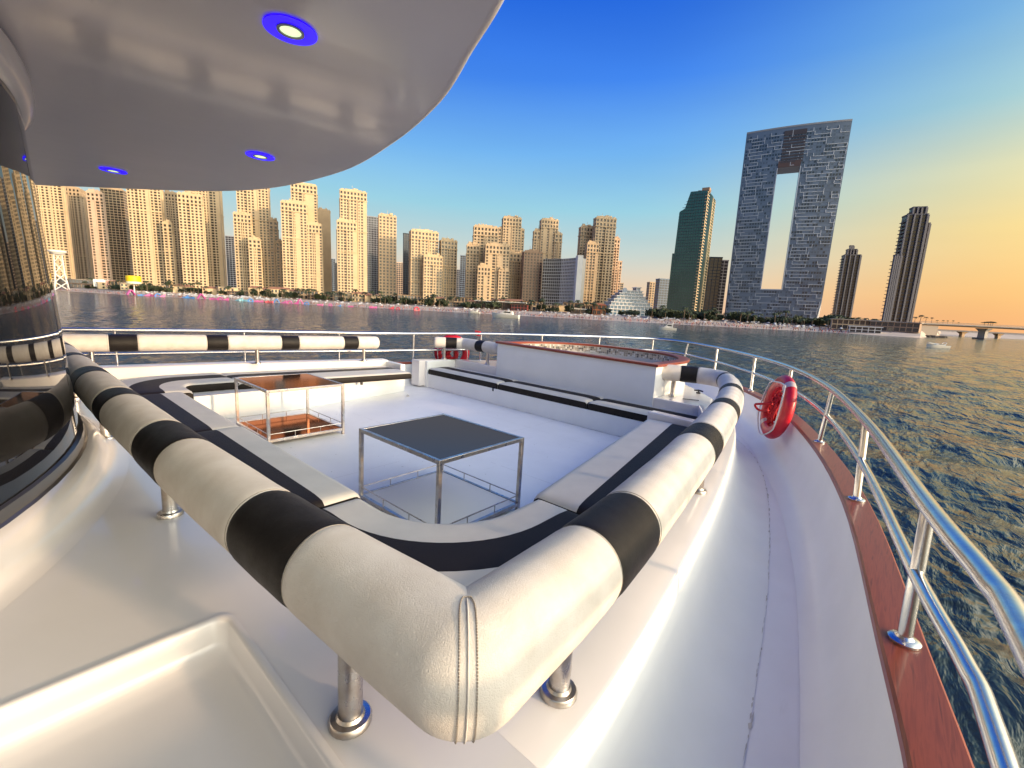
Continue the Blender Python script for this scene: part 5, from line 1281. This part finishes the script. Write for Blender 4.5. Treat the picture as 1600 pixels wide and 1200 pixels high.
# ---- boats
boat_white = pm('boat_white', (.80, .77, .70), .25, coat=.3); boat_dark = pm('boat_glass', (.03, .03, .035), .1)
def motorboat(px, ypx, length, heading, label, cabin=1.0, arch=True, flip=False):
    # distance from the waterline's drop below the horizon
    lo, hi = 30.0, 900.0
    for _ in range(40):
        mid = (lo+hi)/2; q = world_at(px, mid)
        if proj((q.x, q.y, SEA))[1] > ypx: lo = mid
        else: hi = mid
    q = world_at(px, lo); t = thing('motorboat', label, 'boat', (q.x, q.y, SEA)); t.rotation_euler = (0, 0, YAW+heading); L_ = length; B_ = L_*.30; Hh = L_*.13
    rings = []
    for f in (0, .1, .3, .55, .75, .9, 1.0):
        b = B_/2*(1-.05*(1-f))*(1 if f < .55 else math.sqrt(max(.002, 1-((f-.55)/.45)**2.2))); sh = Hh*(1+.45*f*f); x = -L_/2+L_*f
        rings.append([Vector((x, -b, sh)), Vector((x-.02*L_*f, -b*.82, sh*.35)), Vector((x-.04*L_*f, -b*.45, -.3)), Vector((x-.04*L_*f, b*.45, -.3)), Vector((x-.02*L_*f, b*.82, sh*.35)), Vector((x, b, sh))])
    mb = MB(); mb.loft(rings, True, True, True); mb.build('hull', boat_white, t, smooth=True, angle=35, recalc=True)
    mb = MB(); ch = L_*.13*cabin; z = Hh*1.02
    prof = [(-.28*L_, z), (-.25*L_, z+ch), (.02*L_, z+ch*1.05), (.17*L_, z+ch*.25), (.30*L_, z+.02)]
    rg = [[Vector((x, s_*B_*.36*(1 if i < 3 else .8), zz)) for i, (x, zz) in enumerate(prof)] for s_ in (-1, 1)]
    mb.add(rg[0]+rg[1], [(0, 1, 2, 3, 4), (9, 8, 7, 6, 5)]+[(i, i+5, i+6, i+1) for i in range(4)]+[(4, 9, 5, 0)]); mb.build('cabin', boat_white, t, recalc=True)
    for s_ in (-1, 1):
        mb = MB(); y = s_*(B_*.36+.02); mb.add([(-.22*L_, y, z+ch*.45), (-.02*L_, y, z+ch*.5), (.05*L_, y*.97, z+ch*.62), (.0, y, z+ch*.9), (-.2*L_, y, z+ch*.85)], [(0, 1, 2, 3, 4)]); mb.build('side_window', boat_dark, t)
    mb = MB(); mb.quad((.035*L_, -B_*.28, z+ch*.96), (.035*L_, B_*.28, z+ch*.96), (.155*L_, B_*.26, z+ch*.36), (.155*L_, -B_*.26, z+ch*.36)); mb.build('windscreen', boat_dark, t)
    if arch:
        mb = MB(); mb.tube([(-.24*L_, -B_*.40, z), (-.30*L_, -B_*.36, z+ch*1.9), (-.30*L_, B_*.36, z+ch*1.9), (-.24*L_, B_*.40, z)], L_*.014, 6); mb.build('radar_arch', boat_white, t)
    mb = MB()
    mb.tube([(.05*L_, -B_*.4, z+.45), (.35*L_, -B_*.26, z+.75), (.49*L_, 0, z+.9), (.35*L_, B_*.26, z+.75), (.05*L_, B_*.4, z+.45)], .05, 5); mb.build('bow_rail', steel, t)
    return t
motorboat(790, 497, 20, R(165), 'white motor yacht moored off the beach below the brown block', .85, False)
motorboat(741, 489.5, 13, R(170), 'small white boat left of the motor yacht off the beach', .9)
motorboat(1045, 515.5, 8.6, R(165), 'white cabin cruiser motoring below the green tower', 1.5)
motorboat(1470, 543.5, 7.6, R(172), 'low white speedboat right of the railing near the bridge', .55)
motorboat(172, 458, 20, R(175), 'white boat beached by the lattice tower', .8, False)
# ---- bridge, breakwater, channel
concrete = pm('bridge_concrete', (.22, .19, .175), .85, var=.15, vscale=.1)
br = thing('bridge', 'long grey concrete bridge with a flared pier crossing the channel', 'bridge', tuple(world_at(1500, 430))+() )
br.location.z = SEA; off = Vector(br.location)
A = world_at(1424, 420); B = world_at(1760, 470); zd = z_for(world_at(1500, 430), 507.5)
ud = (B-A).normalized(); nd = Vector((ud.y, -ud.x, 0)); L_ = (B-A).length; th = math.atan2(ud.y, ud.x)
mb = MB(); n = 14
for i in range(n):
    pass
prof = [(-7, 0), (-7, -1.2), (-4.5, -2.4), (4.5, -2.4), (7, -1.2), (7, 0)]
rings = []
for i in range(n+1):
    f = i/n; rings.append([A+ud*(L_*f)+nd*o+Vector((0, 0, zd+z+.6*math.sin(math.pi*f))) for o, z in prof])
mb.loft(rings, True, True, True); local(mb, off); mb.build('deck_girder', concrete, br, smooth=True, angle=25, recalc=True)
for o_ in (-6.9, 6.9):
    mb = MB(); mb.tube([A+ud*(L_*i/n)+nd*o_+Vector((0, 0, zd+1.0+.6*math.sin(math.pi*i/n))) for i in range(n+1)], .14, 5); local(mb, off); mb.build('parapet_rail', concrete, br)
def pier(px, D, w):
    p = world_at(px, D); mb = MB(); M = Matrix.Translation((p.x, p.y, 0)) @ Matrix.Rotation(th, 4, 'Z')
    mb.loft([[M @ Vector((sx_*a, sy_*b, z)) for sx_, sy_ in ((-1, -1), (1, -1), (1, 1), (-1, 1))] for a, b, z in ((w*.5, 3, SEA-1), (w*.5, 3, zd-5), (w*.8, 5.5, zd-2.3))], True, True, True); local(mb, off); o = mb.build('pier', pm('pier_concrete', (.40, .36, .32), .8), br)
    mb = MB(); mb.box((0, 0, SEA+.5), (w*2.6, 10, 1.8), M); local(mb, off); mb.build('pier_cap', concrete, o, bevel=.2)
pier(1536, 438, 3.6); pier(1700, 462, 3.6)
mb = MB(); p = world_at(1440, 424); mb.box((0, 0, (SEA+zd)/2-1.2), (20, 13, zd-SEA-2.6), Matrix.Translation((p.x, p.y, 0)) @ Matrix.Rotation(th, 4, 'Z')); local(mb, off); mb.build('abutment', pm('abutment_concrete', (.26, .215, .18), .8), br)
b2 = thing('far_bridge', 'lower second bridge on short piers behind the main bridge', 'bridge', tuple(world_at(1520, 560))); b2.location.z = SEA; off = Vector(b2.location)
A2 = world_at(1448, 560); B2 = world_at(1790, 560); u2 = (B2-A2).normalized(); t2 = math.atan2(u2.y, u2.x); z2 = z_for(world_at(1520, 560), 517)
mb = MB(); mb.box((0, 0, z2-.8), ((B2-A2).length, 9, 1.7), Matrix.Translation(Vector(((A2.x+B2.x)/2, (A2.y+B2.y)/2, 0))) @ Matrix.Rotation(t2, 4, 'Z')); local(mb, off); mb.build('deck_girder', concrete, b2)
for px in (1504, 1560, 1625, 1690):
    p = world_at(px, 560); mb = MB(); M = Matrix.Translation((p.x, p.y, 0)) @ Matrix.Rotation(t2, 4, 'Z')
    mb.loft([[M @ Vector((sx_*a, sy_*b, z)) for sx_, sy_ in ((-1, -1), (1, -1), (1, 1), (-1, 1))] for a, b, z in ((1.6, 2, SEA-1), (1.8, 2, z2-4.5), (4.4, 3.5, z2-1.6))], True, True, True); local(mb, off); mb.build('pier', pm('far_pier_lit_tone', (.55, .36, .20), .8), b2)  # orange base colour carries the warm light falling on these piers
# rocks of the breakwater
mb = MB(); rr = random.Random(2)
for i in range(420):
    f = rr.random(); px = 1392+88*f; D = 398+22*f+rr.uniform(-9, 9); p = world_at(px, D); s_ = rr.uniform(.7, 1.9); hgt = (1.9*(1-f*.75))*rr.random()
    M = Matrix.Translation((p.x, p.y, SEA+hgt*.9)) @ Matrix.Rotation(rr.uniform(0, 6), 4, 'Z') @ Matrix.Rotation(rr.uniform(0, 3), 4, 'X'); mb.box((0, 0, 0), (s_*1.6, s_, s_*.9), M)
tag(mb.build('breakwater_rocks', pm('rock', (.10, .085, .075), .9, var=.4, vscale=.5)), 'dark rock breakwater running out below the large ribbed tower', 'rocks', kind='stuff')
# palms on the bridge approach
for i, (px, s_) in enumerate(((1427, 1.15), (1435, 1.35), (1444, 1.0), (1453, .8), (1462, .7), (1471, .7), (1478, .6), (1486, .6), (1495, .5))):
    p = world_at(px, 423+i*2); place('p%d' % (i % 4), p, zd+.1, s_*.62, 'palm standing in the row on the bridge approach', 'palm tree', 'palms on the bridge')
for i, (dx, s_) in enumerate(((-6, .62), (0, .75), (3.5, .8), (6.5, .7))):
    p = world_at(1541, 436)+ud*dx*.8; t = thing('umbrella_tree', 'flat-topped tree in the clump above the bridge pier', 'tree', (p.x, p.y, zd+.3), 'trees above the bridge pier')
    mb = MB(); mb.tube([(0, 0, 0), (.2, 0, 3.2*s_), (0, .1, 5.0*s_)], [.25, .2, .12], 6); mb.build('trunk', trunk_m, t)
    mb = MB(); r_ = random.Random(i+5)
    for _ in range(240):
        a = r_.uniform(0, 6.28); ra = math.sqrt(r_.random())*4.0*s_; c = Vector((math.cos(a)*ra, math.sin(a)*ra, 4.6*s_+r_.uniform(-.3, 1.0)*s_*(1-ra/(5*s_)))); u_ = Vector((r_.gauss(0, 1), r_.gauss(0, 1), r_.gauss(0, .5))).normalized(); w_ = u_.orthogonal().normalized()
        q = .32; mb.quad(c-u_*q-w_*q*.5, c+u_*q-w_*q*.5, c+u_*q+w_*q*.5, c-u_*q+w_*q*.5)
    mb.build('crown', leaf_m, t)
